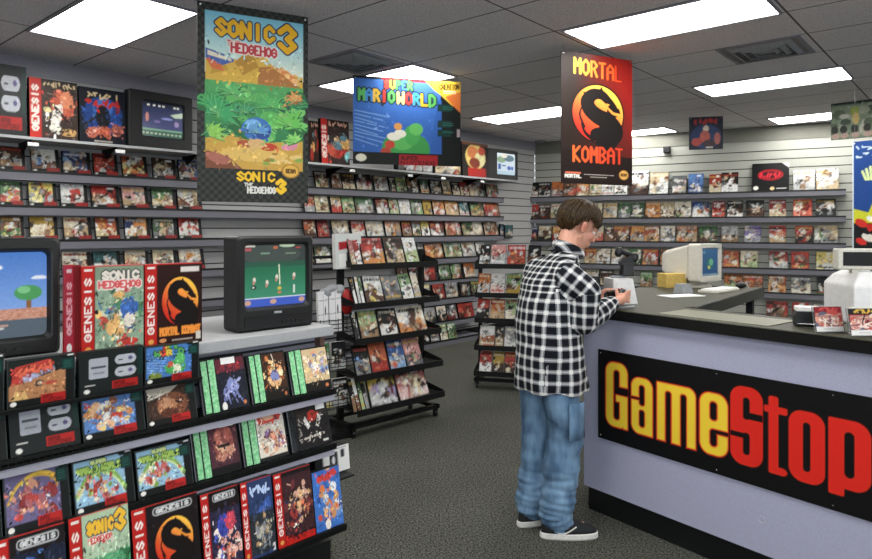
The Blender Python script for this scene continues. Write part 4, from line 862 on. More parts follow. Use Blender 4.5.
def j_brown(c): c.rect(0,0,48,60,'4c2c34'); c.ell(24,26,17,20,'8c4c48'); c.ell(16,20,6,8,'b0685a'); c.ell(32,18,6,8,'a85c50'); c.ell(22,32,9,5,'d8a888'); c.ell(34,36,7,5,'c89078'); c.rect(14,28,34,32,'1f1718'); c.ell(20,42,9,5,'b87c68'); c.rect(0,52,48,60,'141213')
def j_white(c): c.rect(0,0,48,60,'cfc8bc'); c.poly([(2,4),(30,2),(44,8),(40,14),(6,16)],'c8443c'); c.ell(20,9,12,3,'e8b898'); blob(24,'d8d0c0',['b8705c','e0b090','8c6c9c','c89478','6a4438','e8dcc8'],22,2,46,18,56)(c); c.rect(0,56,48,60,'20201e')
def j_dark(c): c.rect(0,0,48,60,'1d1b1b'); c.rect(0,0,48,20,'2c2624'); c.ell(24,16,7,8,'b8382c'); c.poly([(14,14),(20,30),(16,34),(11,20)],'d8d4cc'); c.poly([(34,14),(28,30),(32,34),(38,20)],'d8d4cc'); c.line([(10,46),(38,44)],1.6,'c8c0b4'); c.line([(16,50),(20,40)],1,'c8c0b4'); c.line([(32,50),(28,40)],1,'c8c0b4'); c.text('######',2,16,4,34,'9c9890',.7,vert=True); c.rect(36,53,44,56,'c8c8c0')
jewel(204,251,1,361,j_viol,'green-hinged disc case with violet creature, left of upper three',sticker=(.12,.86,.3))
jewel(253,291,1,356,j_orange,'green-hinged disc case with orange figures, middle of upper three')
jewel(293,333,1,351,j_cream,'green-hinged disc case with pale crowded cover, right of upper three')
jewel(196,243,2,424,j_brown,'green-hinged disc case with brown-red face, gondola third row',sticker=(.25,.82,.3))
jewel(245,290,2,415,j_white,'green-hinged disc case with white and red cover, gondola third row')
jewel(293,333,2,408,j_dark,'black disc case with red and white motif, right end of third row',False,sticker=(.3,.83,.22))
# white box beyond the end
def j_wb():
    c=Cv(34,26,36,'dcdcd8'); c.rect(0,0,8,26,'25282a'); c.rr(14,5,22,22,1,'2c2e30'); c.ell(18,13,1.4,4,'d8d8d8'); c.rr(25,4,29,12,1,'2c2e30'); c.rect(11,2,31,3,'909090'); return c.out()
o=.02; s0,s1=GF.s(315,o),GF.s(347,o)
tag(MB().box(-.06,.085,-.1,.0,-.008,0).build('end_bracket_shelf','wire',loc=GF.p((s0+s1)/2,-.02,.42),rot=(0,0,GF.th)),'small black ledge at the end of the gondola','shelf')
put_case(GF,o,316,350,.421,450,'w','white boxed accessory at the right end of the gondola',name='accessory_box',cat='box',img=j_wb(),T=.05,lean=6)
# bottom row
def gen(title,body,red=True,badge=True,dark='1a1415'):
    c=Cv(66,82,92,dark); body(c)
    if not body.__name__.startswith('g_drag'): c.busy(len(title)+77,260,.7,2.6,15,12 if badge else 22,66,78)
    c.rect(0,0,14,82,'b4221c'); c.rect(13,0,14,82,'6c1010'); c.text('GENESIS',3.6,12,6.5,56,'e8e0d8',.8,vert=True,gap=.5); c.ell(7,76,3,2.4,'d8a050'); c.rect(3,3,11,5,'e0d8d0')
    if badge: c.rr(20,4,60,11,3.4,'b8b8b8'); c.rr(21,5,59,10,2.4,'2c2c30'); c.text('GENESIS',24,5.8,32,3.4,'d0d0d0',.6)
    if title: c.text(title,20,14,40,7,'d8a040',1.3,'3a1410',.8)
    c.rect(0,0,66,1,'c03028'); return c.speck(.05,9).out()
def g_drag(c): c.busy(4,60,.6,2); emblem(c,40,37,19,21); c.text('MORTAL KOMBAT',18,64,44,6,'d87030',.9,'2c0c08',.5)
def g_drag2(c): c.rect(14,0,66,82,'29130f'); emblem(c,40,38,21,24); c.text('MORTAL KOMBAT',17,64,46,7,'e8903c',1.0,'2c0c08',.6); c.rect(40,4,62,9,'d8d0c8'); c.rect(58,70,64,78,'c8c4b8'); c.rect(30,76,54,77.5,'a89c90'); c.ell(20,76,4,2,'c88858')
def g_green(c):
    c.rect(14,0,66,82,'7c9078'); blob(31,'88a088',['c8d0b0','e0d8b0','5c8060','3c6c98','d8a868','b84c40','e8e4d0','f0c880','4c7c58'],44,14,66,14,80)(c); c.ell(50,40,10,10,'3c64a8'); c.ell(34,58,9,8,'e0b070'); c.ell(50,52,6,7,'e0d8c8'); c.ell(48,72,12,3.5,'b83830')
    c.text('SONIC',22,6,38,7,'dcd4c8',1.3,'2c2c34',1.1); c.text('HEDGEHOG',18,15,44,6,'d05858',1.0,'e8e0d8',.9)
def g_gold(c):
    c.rect(14,0,66,82,'a8c0a0'); c.text('SONIC',20,8,28,8,'e8b838',1.5,'1c2a50',1); c.text('3',51,4,10,14,'e8b838',2,'1c2a50',1); c.text('HEDGEHOG',20,19,26,4,'c84848',.6,'f0e8d8',.5); c.vgrad('58a070','2c6c44',34,82,14,66)
    for k in range(24):
        g=random.Random(k); c.ell(g.uniform(16,64),g.uniform(36,80),g.uniform(2,6),g.uniform(2,5),g.choice(['4c9c58','2c6a40','80c070','c8a868']))
    c.ell(42,52,11,9,'3460a8'); c.ell(44,66,6,5,'d8b080')
def g_a(c): blob(41,'1c2438',['3c6cb0','c84c38','e0a848','8cb0d8','e8dcc8'],26,14,66,14,80)(c)
def g_b(c): blob(42,'2c2840',['c85048','e8b0a0','4c5cb0','f0e4d8','d87c5c'],30,14,66,20,80)(c); c.ell(36,36,10,12,'3c48a0'); c.ell(48,34,9,9,'c84858')
def g_c(c): c.rect(14,0,66,82,'2c3c60'); c.text('#######',20,8,40,9,'b8ccec',1.4,'24345c',1); c.ell(44,34,20,7,'3c5ca0',-.5); blob(43,'2a3036',['8c9094','5c6468','b8b098','a88860','3c444c'],26,14,66,36,78)(c); c.rect(58,72,64,80,'d8d8d0')
def g_d(c): blob(44,'3c2428',['c86c50','a03c38','d8a890','6c3438','3c3c5c','e0b880'],30,14,66,6,72)(c); c.rect(0,74,66,82,'b4221c')
def g_e():
    c=Cv(50,62,66,'3c64b0'); blob(45,'4070b8',['d87840','e8e0d0','2c4890','c8503c','e8b070','6c90c8','c89060'],34,0,50,4,60)(c); c.poly([(8,6),(40,2),(46,8),(30,12),(10,12)],'c84038'); c.ell(36,20,6,5,'e8ecf0'); c.busy(9,150,.6,2.4); return c.speck(.06,5).out()
nb=lambda a,b_,t,im,lb,**k: nearbox(a,b_,3,t,im,lb,T=.04,lean=9,off=.17,**k)
nb(-60,-4,552,gen('',g_c),'red-spined boxed game at picture edge in gondola bottom row')
nb(-2,70,540,gen('',g_a),'red-spined boxed game at the lower left corner, bottom row')
nb(74,134,518,gen('',g_gold,badge=False),'red-spined boxed game with green jungle cover and gold title, bottom row')
nb(137,203,507,gen('',g_drag),'red-spined boxed game with dragon emblem, gondola bottom row')
nb(206,244,495,gen('',g_b),'red-spined boxed game with red and blue characters, bottom row')
nb(246,277,484,gen('',g_c,badge=False),'red-spined boxed game with grey-blue cover, bottom row')
nb(279,316,474,gen('',g_d,badge=False),'red-spined boxed game with brown-red cover, bottom row near the end')
nb(317,344,473,g_e(),'bright blue boxed game at the right end of the bottom row')
for px,z in ((182,.49),(222,.49),(268,.48)):
    s=GF.s(px,.1); tag(MB().box(-.045,.045,-.015,0,0,.035).build('shelf_tag','black',loc=GF.p(s,.14,z-.06),rot=(0,0,GF.th)),'small black tag clipped under the third gondola row, %s'%{182:'left',222:'middle',268:'right'}[px],'shelf tag') if False else None
# tops: large boxes
GG=.0
def topbox(px0,px1,ytop,off,img,label,T,lean=0): return put_case(GF,off,px0,px1,GT+.001,ytop,'k',label,name='game_box',cat='game box',img=img,T=T,lean=lean,side='8c1c1c')
def spine():
    c=Cv(12,80,16,'9c2038'); c.rect(0,0,12,80,'a02838'); c.text('GENESIS',3.5,16,5,44,'d8a0a8',.8,vert=True); c.rect(3,4,9,7,'c8b0b8'); c.ell(6,72,3,4,'dcd8d4'); return c.speck(.05,1).out()
def spine2():
    c=Cv(8,80,10,'701418'); c.rect(6,0,8,80,'4c0c10'); return c.out()
topbox(64.5,74,265,-.03,spine(),'purple-red spine of a boxed game right beside the near television',.02)
topbox(74.5,81,265,-.02,spine2(),'thin dark red box end between two large red-spined games',.02)
topbox(81.5,143.5,265.5,.0,gen('',g_green,badge=False),'large red-spined game with crowded green cover on the gondola top',.045)
topbox(145,202,263.5,.0,gen('',g_drag2,badge=False),'large red-spined game with dragon emblem on the gondola top',.045)
# big televisions
pl=Vector((-.83,2.72,0)); pr=Vector((-.561,2.987,0)); d=pr-pl
crt_tv(d.length,.41,.30,scr_field(),'black television showing a green field game, on the gondola',((pl+pr)/2)+Vector((0,0,GT+.001)),math.atan2(d.y,d.x),.085,.935,.23,.925)
o=-.16; s1=GF.s(61,o); W=.52
hh=GF.z(60,238,o)-GT
crt_tv(W,hh,.36,scr_sky2(),'black television showing a blue sky game at the left edge',GF.p(s1-W/2,o,GT+.001),GF.th,.1,.94,.14,.9)
# ================================================================== service counter
ct=empty('service_counter',(CF.o[0],CF.o[1],0)); ol=Vector((CF.o[0],CF.o[1],0))
SR=2.9
def cq(pts): return [tuple((CF.p(s,o)-ol)[:2]) for s,o in pts]
MB().prism(cq([(0,-.04),(SR,-.04),(SR,-.36),(0,-.36)]),0,.14).build('kick_plate','black',ct)
MB().prism(cq([(0,0),(SR,0),(SR,-.33),(0,-.33)]),.14,1.079).build('front_panel','panel',ct)
# worktop with a deeper part under the register
sx=CF.s(812,0)
MB().prism(cq([(-.03,.035),(SR+.02,.035),(SR+.02,-.82),(sx,-.82),(sx,-.36),(-.03,-.36)]),1.079,1.129).build('worktop',['top'],ct,bevel=.006)
MB().prism(cq([(-.032,.04),(SR+.022,.04),(SR+.022,.030),(-.032,.030)]),1.075,1.125).build('edge_band','blackgloss',ct)
MB().prism(cq([(sx+.05,-.34),(SR,-.34),(SR,-.78),(sx+.05,-.78)]),0,1.079).build('rear_cabinet','panel',ct)
pz=CF.z(761.7,519.6,.0); q=CF.p(CF.s(761.7,0),.0,pz)-ol
b=MB(); b.rings([[(r*math.cos(a*math.pi/8),y,r*math.sin(a*math.pi/8)) for a in range(16)] for r,y in ((.016,0),(.016,-.003),(.012,-.003),(.012,0))],cap=False)
b.build('grommet_ring','rail',ct,loc=q,rot=(0,0,CF.th))
tag(ct,'long lavender-grey L-shaped service counter with dark olive top','counter')
# sign
s0=CF.s(598,.01); s1=CF.s(934,.01); zt,zb=.905,.430
W=s1-s0; H=zt-zb; c=Cv(W,H,620,'0b0b0c',ss=2)
def sx_(px): return CF.s(px,.01)-s0
def zy(z): return zt-z
XH,CAPZ,BL=.795,.852,.513
def glyph(kind,x0,x1,top,bot,st):
    """signed distance built from rounded bars; <0 inside"""
    X,Y=c.X,c.Y; w=x1-x0; h=bot-top
    def rb(a,b_,t,u,r):
        cx=(a+b_)/2; cy=(t+u)/2; dx=np.abs(X-cx)-(b_-a)/2+r; dy=np.abs(Y-cy)-(u-t)/2+r
        return np.hypot(np.maximum(dx,0),np.maximum(dy,0))+np.minimum(np.maximum(dx,dy),0)-r
    U=lambda *a: np.minimum.reduce(a)
    D=lambda a,b_: np.maximum(a,-b_)
    r=w*.38; sl=(w-2*st)/2; m=(x0+x1)/2
    slot=lambda t,u: rb(m-sl,m+sl,t,u,sl*.95)
    hg=st*.78
    if kind=='G':
        g=D(rb(x0,x1,top,bot,r),slot(top+hg,bot-hg)); g=D(g,rb(m,x1+.01,top+h*.36,top+h*.50,.002)); g=D(g,rb(m-sl,m+sl,top+h*.5,top+h*.62,0)) 
        return U(g,rb(m-.004,x1,top+h*.50,top+h*.60,.003),rb(x1-st*.55,x1,top+h*.5,bot,.003),)
    if kind=='a':
        g=D(rb(x0,x1,top,bot,r),slot(top+hg,top+h*.50)); g=D(g,rb(x0-.01,m,top+h*.34,top+h*.41,.0)); g=D(g,slot(top+h*.56,bot-hg)); return U(g,rb(x1-st,x1,top+h*.3,bot,.003))
    if kind=='e':
        g=D(rb(x0,x1,top,bot,r),slot(top+hg,top+h*.45)); g=D(g,slot(top+h*.57,bot-hg)); return D(g,rb(m,x1+.01,top+h*.57,top+h*.66,0))
    if kind=='o': return D(rb(x0,x1,top,bot,r),slot(top+hg,bot-hg))
    if kind=='p':
        g=D(rb(x0,x1,top,bot-h*.07,r),slot(top+hg,bot-h*.07-hg)); return U(g,rb(x0,x0+st,top,bot+h*.04,.003))
    if kind=='m':
        g=rb(x0,x1,top,bot+.06,w*.2); s3=(w-3*st)/2; q=s3
        for k in range(2):
            a=x0+st+k*(st+s3); g=D(g,rb(a,a+s3,top+hg,bot+.1,s3*.45))
        g=U(g,rb(x0,x0+st,top,bot,.003)); return np.maximum(g,Y-bot)
    if kind=='S':
        g=D(rb(x0,x1,top,bot,r),slot(top+hg,top+h*.43)); g=D(g,slot(top+h*.57,bot-hg)); g=D(g,rb(m,x1+.01,top+h*.30,top+h*.42,0)); return D(g,rb(x0-.01,m,top+h*.58,top+h*.68,0))
    if kind=='t':
        return U(rb(x0+w*.22,x0+w*.22+st,top,bot,.004),rb(x0,x1,top+h*.13,top+h*.13+hg*.8,.003),rb(x0+w*.22,x1,bot-hg*.9,bot,st*.5))
GL=[('G',606,627.5,.848,0),('a',631.5,652.5,XH,0),('m',657,695.5,XH,0),('e',699.8,727.5,XH,0),('S',731.3,761.5,.848,1),('t',765,786,.83,1),('o',789.8,823.5,XH,1),('p',829.5,869.5,XH,1)]
ds=[]
for kx,a,b_,t,cc in GL:
    x0,x1=sx_(a),sx_(b_); st=min((x1-x0)*.35,.047) if kx!='m' else .044
    ds.append((glyph(kx,x0,x1,zy(t),zy(BL),st),cc))
for dd,cc in ds: c.a[dd<.0065]=hx('8e1c10')
for dd,cc in ds: c.a[dd<.004]=hx('d8301c')
for dd,cc in ds: c.a[dd<.0]=hx('d8281e') if cc else hx('f0cf3a')
for dd,cc in ds:
    if not cc: c.a[(dd<.0)&(dd>-.004)]=hx('ecae34')
sg=empty('shop_sign',CF.p((s0+s1)/2,.001,zb),(0,0,CF.th)); link('sign_board',art_mesh('sign',W,H,.008,c.out(),'101010','poster'),sg)
for px in (600.5,716.5,833): 
    for z in (zt-.018,zb+.018): MB().ell((0,0,0),.004,.003,.004,n=8).build('screw','chrome',sg,loc=(CF.s(px,.01)-(s0+s1)/2,-.009,z-zb))
tag(sg,'black shop sign with yellow and red letters on the counter front','sign')
# side counter with the computer
P=[(.87,3.86),(1.46,4.68),(2.36,4.68),(1.366,3.49),(1.22,3.62)]
P=[(1.08,3.80),(1.14,4.10),(1.46,4.70),(2.36,4.70),(1.42,3.54),(1.325,3.505)]
sc_=ct; loc=lambda p:(p[0]-ol.x,p[1]-ol.y)
MB().prism([loc(p) for p in P],1.08,1.128).build('side_worktop','top',sc_,bevel=.004)
MB().prism([loc(p) for p in ((1.405,3.50),(2.375,4.695),(2.36,4.71),(1.39,3.52))],1.06,1.126).build('edge_band','blackgloss',sc_)
MB().prism([loc(p) for p in ((1.12,4.02),(1.46,4.62),(1.95,4.62),(1.22,3.86))],0,1.08).build('cabinet','panel',sc_)
MB().prism([loc(p) for p in ((1.24,3.84),(1.98,4.6),(2.2,4.6),(1.40,3.66))],.84,.86).build('lower_shelf','panel',sc_)
MB().prism([loc(p) for p in ((1.62,3.86),(1.645,3.89),(1.625,3.91),(1.60,3.88))],0,1.08).build('post','black',sc_)
MB().prism([loc(p) for p in ((2.24,4.6),(2.27,4.63),(2.24,4.66),(2.21,4.63))],0,1.08).build('post','black',sc_)
tag(MB().box(-.16,.16,-.1,.1,0,.12).build('paper_stack','paper',loc=(1.78,4.16,.862),rot=(0,0,R(50)),bevel=.004),'white stack of papers on the shelf under the side counter','papers')
# laminated mat lying on the worktop
zt_=1.130
mq=[onz(x,y,zt_) for x,y in ((676,318),(697,309.5),(800,319.5),(778,325.5))]
mq=[CF.p(s,o) for s,o in ((.46,-.0),(.46,-.25),(1.0,-.26),(1.0,-.0))]
mm_=[(p.x,p.y) for p in mq]; tag(MB().prism(mm_,1.1295,1.133).build('counter_mat','glass'),'pale laminated mat lying on the counter top','mat')
# monitor
def cream_monitor():
    pos=onz(703,289,1.128); e=empty('computer_monitor',(pos.x+.10,pos.y+.10,1.129),(0,0,R(38)))
    W,H=.29,.27; z0=.045
    b=MB(); b.rings([rrect(-W/2+.035,W/2-.035,z0+.04,z0+H-.035,.012,.014),rrect(-W/2+.028,W/2-.028,z0+.034,z0+H-.028,.014,.0),rrect(-W/2,W/2,z0,z0+H,.014,0),rrect(-W/2,W/2,z0,z0+H,.016,.09),rrect(-W/2+.015,W/2-.015,z0+.01,z0+H-.01,.02,.11),rrect(-W*.36,W*.36,z0+.03,z0+H-.05,.03,.30),rrect(-W*.3,W*.3,z0+.05,z0+H-.07,.03,.34)],cap=False)
    k=len(b.v)-20; b.f.append(tuple(range(k,k+20))); b.m.append(0); b.build('housing','cream',e)
    c=Cv(40,32,60,'3a6c9c'); c.vgrad('3c6890','24507c',0,32); c.ell(20,18,9,7,'2c6c70'); c.ell(23,16,5,4,'6cb08c'); c.ell(18,22,3,2,'c8c870'); c.rect(3,3,9,6,'6c9cb8'); c.rect(0,29.5,40,32,'7c98a8')
    link('screen',art_mesh('scr',W-.072,H-.077,0,c.out(),mt='monitor'),e,(0,.010,z0+.041))
    MB().lathe([(.11,0),(.11,.012),(.075,.025),(.07,.044)],n=20).build('swivel_base','cream',e,smooth=False,loc=(0,.12,0))
    return tag(e,'cream computer monitor with blue screen on the side counter','computer monitor')
mo=cream_monitor()
def flat(name,px,py,w,d,h,mt,rz,label,cat,z=1.129): 
    p=onz(px,py,z); return tag(MB().box(-w/2,w/2,-d/2,d/2,0,h).build(name,mt,loc=p,rot=(0,0,R(rz)),bevel=min(.004,h*.3)),label,cat)
kb=empty('computer_keyboard',onz(719,291.5,1.129),(0,0,R(42))); MB().box(-.17,.17,-.065,.065,0,.018).build('keyboard_body','cream',kb,bevel=.004)
for i in range(5): MB().box(-.16,.16,-.056+i*.022,-.04+i*.022,.018,.024).build('key_row','paper',kb)
tag(kb,'cream keyboard in front of the computer monitor','keyboard')
flat('paper_sheet',681,296,.26,.14,.004,'paper',20,'white sheets lying left of the keyboard on side counter','papers')
b=MB(); b.rings([[(-.05,-.04,0),(.05,-.04,0),(.05,.04,0),(-.05,.04,0)],[(-.04,-.03,.06),(.04,-.03,.06),(.04,.03,.06),(-.04,.03,.06)]]); 
tag(b.build('card_holder','greyp',loc=onz(683,293,1.133),rot=(0,0,R(30))),'small grey holder standing beside the yellow cards','holder')
tag(MB().box(-.09,.09,-.05,.05,0,.1).build('card_box','yellow',loc=onz(672,287,1.129),rot=(0,0,R(18)),bevel=.004),'manila yellow card box left of the computer monitor','card box')
b=MB(); b.ell((0,0,.02),.05,.03,.022); tag(b.build('computer_mouse','black',smooth=True,loc=onz(741,288,1.129),rot=(0,0,R(30))),'black mouse right of the keyboard','computer mouse')
# receipt printer near the customer
pr=empty('receipt_printer',(1.035,3.66,1.129),(0,0,R(6))); h=.145
b=MB(); prof=[(-.06,0),(.085,0),(.055,h),(-.06,h)]
b.rings([[(x,-.06,z) for x,z in prof],[(x,.09,z) for x,z in prof]]); b.build('body','white',pr,bevel=.006)
MB().box(.035,.112,-.063,-.058,.02,h-.02).build('side_cover','greyp',pr,bevel=.002) if False else None
MB().box(-.045,.02,-.064,-.058,.02,h-.015).build('front_cover','paper',pr,bevel=.002)
MB().box(-.05,.04,.0,.02,h,h+.012).build('paper_slot','greyp',pr)
tag(pr,'white receipt printer with sloped side on the counter beyond the customer','receipt printer')
p=Vector((.86,3.62,0)); tag(MB().box(-.065,.055,-.06,.06,0,.155).build('card_reader_box','black',loc=(p.x,p.y+.10,1.129),rot=(0,0,R(6)),bevel=.008),'black box behind the customer hands, left of the receipt printer','box')
b=MB(); b.rings([[(-.035,-.03,0),(.035,-.03,0),(.035,.03,0),(-.035,.03,0)],[(-.03,-.025,.06),(.03,-.025,.06),(.03,.025,.06),(-.03,.025,.06)],[(-.05,-.02,.075),(.05,-.02,.075),(.05,.02,.075),(-.05,.02,.075)],[(-.028,-.02,.10),(.03,-.02,.12),(.03,.02,.12),(-.028,.02,.10)]])
ch=b.build('telephone_cradle','black',bevel=.006); q=onz(631,309,1.129); ch.location=(1.075,3.66,1.129+.157); ch.rotation_euler=(0,0,R(10)); tag(ch,'black telephone cradle sitting on top of the receipt printer','telephone')
b=MB().capsule((-.05,0,0),.016,(.05,0,0),.016).capsule((-.05,0,0),.022,(-.05,0,-.015),.022).capsule((.05,0,0),.022,(.05,0,-.015),.022); b.build('handset','black',ch,smooth=True,loc=(0,-.005,.125),rot=(0,R(20),0))
b=MB(); b.tube([(-.05,0,.012),(.0,.01,.01),(.06,0,.012)],.006); b.tube([(-.03,-.02,.01),(.05,-.015,.014)],.005)
tag(b.build('game_cable','greyp',smooth=True,loc=onz(624,309,1.13)),'thin grey cable lying beside the customer hands on the counter','cable')
# tape dispenser
td=empty('tape_dispenser',onz(808,326,1.129),(0,0,R(-20)))
b=MB(); b.rings([[(x,-.03,z) for x,z in ((-.055,0),(.055,0),(.05,.04),(.02,.065),(-.045,.065),(-.058,.04))],[(x,.03,z) for x,z in ((-.055,0),(.055,0),(.05,.04),(.02,.065),(-.045,.065),(-.058,.04))]]); b.build('body','black',td,bevel=.004)
MB().box(-.05,.045,-.034,.034,.066,.085).build('paper_pad','paper',td,bevel=.003)
MB().tube([(-.045,-.032,.012),(.035,-.034,.012),(.055,-.03,.05)],.004).build('wire_foot','chrome',td)
tag(td,'small black dispenser with white top near the counter card stands','dispenser')
# card stands
def card(px0,px1,ybot,ytop,seed,label,top_):
    p0=onz(px0,ybot,1.129); p1=onz(px1,ybot+1,1.129); p1.y=p0.y+.02; p1.x=(px1-CX)/FPX*p1.y; W=(p1-p0).length; H=(ybot-ytop)*p0.y/FPX
    e=empty('card_stand',(p0+p1)/2,(R(-12),0,R(4)))
    MB().box(-W/2-.006,W/2+.006,.003,.006,0,H+.006).build('acrylic_holder','acrylic',e); MB().box(-W/2-.006,W/2+.006,-.03,.003,0,.004).build('holder_lip','acrylic',e)
    c=Cv(30,36,40,'8c1c24'); c.rect(0,0,30,8,top_); c.text('######',5,2,20,4,'d8b048' if top_!='7c1420' else 'c84848',.7); blob(seed,'b07c70',['e0d0c0','8c3438','d89880','5c5c70','b84c44'],24,1,29,9,27)(c); c.ell(15,18,11,7,'d8c0b4'); blob(seed+1,'b07c70',['9c3c3c','e0ccc0','6a5060','c88878'],10,6,24,12,24)(c); c.rect(0,28,30,36,'dcdcd8'); c.rect(8,31,20,32,'909090')
    link('printed_card',art_mesh('card',W,H,.002,c.speck(.05,seed).out()),e,(0,.001,.003)); return tag(e,label,'card stand','card stands on the counter')
card(818,843,333,308,51,'card stand with dark red card beside the black dispenser','7c1420')
card(853,880,337,310,53,'card stand with black and yellow card at right edge of counter','15181a')
# register
rg=empty('cash_register',onz(862,322,1.129),(0,0,R(-8)))
rg.location=(2.0,2.98,1.13)
W=.34
b=MB(); pf=lambda z,x0,x1,y0,y1:[(x0,y0,z),(x1,y0,z),(x1,y1,z),(x0,y1,z)]
b.rings([pf(0,-.135,.2,-.13,.17),pf(.165,-.135,.2,-.13,.17),pf(.205,-.105,.18,-.1,.15),pf(.225,-.08,.16,-.06,.12)]); b.build('body','white',rg,bevel=.008)
MB().box(-.09,-.05,-.015,.015,.2,.26).build('display_pole','cream',rg); MB().box(.0,.05,-.015,.015,.2,.25).build('display_pole','cream',rg)
dp=MB().box(-.155,.22,-.03,.03,.235,.33).build('customer_display','cream',rg,bevel=.006); MB().box(-.135,.2,-.034,-.028,.252,.315).build('display_window','wire',dp)
MB().box(-.16,.19,-.135,-.128,.015,.075).build('cash_drawer','cream',rg,bevel=.003)
tag(rg,'white cash register with black customer display at the right edge','cash register')
# ================================================================== floor racks
def rack(fr,off,pxl,pxr,zs,label,depth=.3,post=True,zt=1.5,casters=True):
    s0,s1=fr.s(pxl,off),fr.s(pxr,off); W=s1-s0; c0=fr.p((s0+s1)/2,off,0); e=empty('display_rack',c0,(0,0,fr.th)); D=depth
    base=MB().box(-W/2,W/2,-.02,.02,.07,.10).box(-W/2,W/2,D-.02,D+.02,.07,.10).box(-W/2,-W/2+.04,-.02,D,.07,.10).box(W/2-.04,W/2,-.02,D,.07,.10).build('base_frame','wire',e)
    for x in (-W/2+.03,W/2-.03):
        for y in (0,D):
            cs=MB().rings([[(a,.02*math.cos(t*math.pi/6),.026+.026*math.sin(t*math.pi/6)*1.0) for t in range(12)] for a in (-.012,.012)]).build('caster','black',e,loc=(x,y,0))
            MB().box(-.018,.018,-.012,.012,.04,.072).build('caster_fork','wire',cs)
        MB().box(x-.018,x+.018,D*.55-.018,D*.55+.018,.10,zt).build('upright','wire',e)
    for i,(z,o) in enumerate(zs):
        b=MB(); y0=-o
        b.box(-W/2+.01,W/2-.01,y0-.012,y0,z-.035,z+.012).box(-W/2+.01,W/2-.01,y0,D*.55,z-.012,z-.004)
        for x in (-W/2+.012,W/2-.02): b.poly([(x,y0,z),(x,y0,z+.02),(x,D*.5,z+.06),(x,D*.5,z)]).poly([(x+.008,y0,z),(x+.008,y0,z+.02),(x+.008,D*.5,z+.06),(x+.008,D*.5,z)])
        b.build('shelf','wire',e)
    return tag(e,label,'display rack'),fr,off
R1=Frame(-.44,4.96,R(43)); 
z1=[(R1.z(372,265,0),0.0),(R1.z(372,303,0),0.02),(R1.z(372,338,.02),.04),(R1.z(372,374,.05),.06),(R1.z(372,409,.08),.08)]
rack(R1,.0,350,438,[(z,o) for z,o in z1],'black wheeled rack of game cases beside the near gondola',.32,zt=1.38)
def rr_cases(fr,rows,hs,offs,zs,where,grp,nx=24,lean=22):
    for i,d in enumerate(rows):
        for k,(a,b_,c_) in enumerate(d):
            put_case(fr,offs[i],a,b_,zs[i],0,c_,'%s game case, %s from left, %s tier of %s'%(cnames(c_),ORD[k],['top','second','third','fourth','bottom'][i],where),group=grp,lean=lean,nx=nx if b_-a>8 else 8,H=hs[i],T=.02,tilt=random.Random(a+i).uniform(-.05,.05))
def spines(n,x0,x1,pal='kwk e'): 
    return [(x0+(x1-x0)*k/n,x0+(x1-x0)*(k+.8)/n,c) for k,c in zip(range(n),['kew','wkc','gkw','kwe','pkw'])]
rr_cases(R1,[[(352,357,'pcw'),(357.5,363,'rkc'),(364,386,'rpo'),(387.5,406,'nog'),(407,420,'wgk')],
 spines(3,355.5,366)+[(367,385,'wyb'),(386,403,'eub'),(404,415,'gtw'),(415.5,422,'cnk')],
 spines(2,356,361)+[(362,380,'gck'),(381.5,399,'knw'),(401,428,'con')],
 [(357,372,'kyb'),(373,390,'orn'),(391,407,'bwr'),(408,424,'pgn')],
 spines(4,354,371)+[(372,399,'yuk'),(401,430,'prw')]],[.21,.21,.21,.22,.24],[0.0+.0,.02,.04,.06,.08],[z for z,o in z1],'nearer wheeled rack','cases on the near wheeled rack')
R2=Frame(.36,6.35,R(-14))
z2=[(R2.z(495,265,0),0),(R2.z(495,294,0),0),(R2.z(495,319.5,.02),.02),(R2.z(495,347,.04),.04),(R2.z(495,373,.06),.06)]
rack(R2,0,474,545,z2,'black wheeled rack of game cases behind the customer',.34,zt=1.3)
rr_cases(R2,[[(479,489,'kwe'),(490,505,'pwr'),(507,525,'ron'),(527,540,'kcw')],[(477,489,'onk'),(490,504.5,'wnp'),(506,521,'gyk'),(523,536,'cgk')],[(476,488,'rkw'),(489.5,504,'orc'),(505,519,'gkw'),(521,536,'nkc')],[(479,494,'woc'),(495,503,'kew'),(504,519,'ekw'),(521,534,'ckn')],[(479,491,'rkn'),(492,503,'ygk'),(504,516,'rnk'),(518,532,'gck')]],[.2]*5,[0,0,.02,.04,.06],[z for z,o in z2],'rack behind customer','cases on the rack behind the customer',nx=18)
# wire stand with accessories between television and rack
R3=Frame(-1.0,4.62,R(36)); 
def acc_rack():
    s0,s1=R3.s(296,0),R3.s(349,0); W=s1-s0; c0=R3.p((s0+s1)/2,0,0); e=empty('wire_stand',c0,(0,0,R3.th))
    for x in (-W/2,W/2): MB().tube([(x,.1,0),(x,.1,1.42)],.012,8).build('upright','wire',e)
    MB().box(-W/2-.03,W/2+.03,-.05,.25,.0,.05).build('base','wire',e)
    for z in (.25,.52,.80): 
        b=MB()
        for k in range(4): b.tube([(-W/2,-.10,z+k*.03),(W/2,-.10,z+k*.03)],.0035,6)
        for k in range(7): x=-W/2+W*k/6; b.tube([(x,-.10,z+.1),(x,-.10,z),(x,.1,z)],.003,5)
        b.build('wire_basket','wire',e)
    for z in (1.25,1.34): MB().tube([(-W/2,.1,z),(W/2,.1,z)],.012,8).build('crossbar','wire',e)
    tag(e,'black wire accessory stand right of the field-game television','wire stand'); return e
acc_rack()
def acc(px0,px1,zb_,ytop,fn,label,name,cat,off=.06,T=.03,lean=4,side='c8c8c4',cols='k',H=None): return put_case(R3,off,px0,px1,zb_,ytop,cols,label,name=name,cat=cat,img=fn() if fn else None,T=T,lean=lean,side=side,nx=24,H=H)
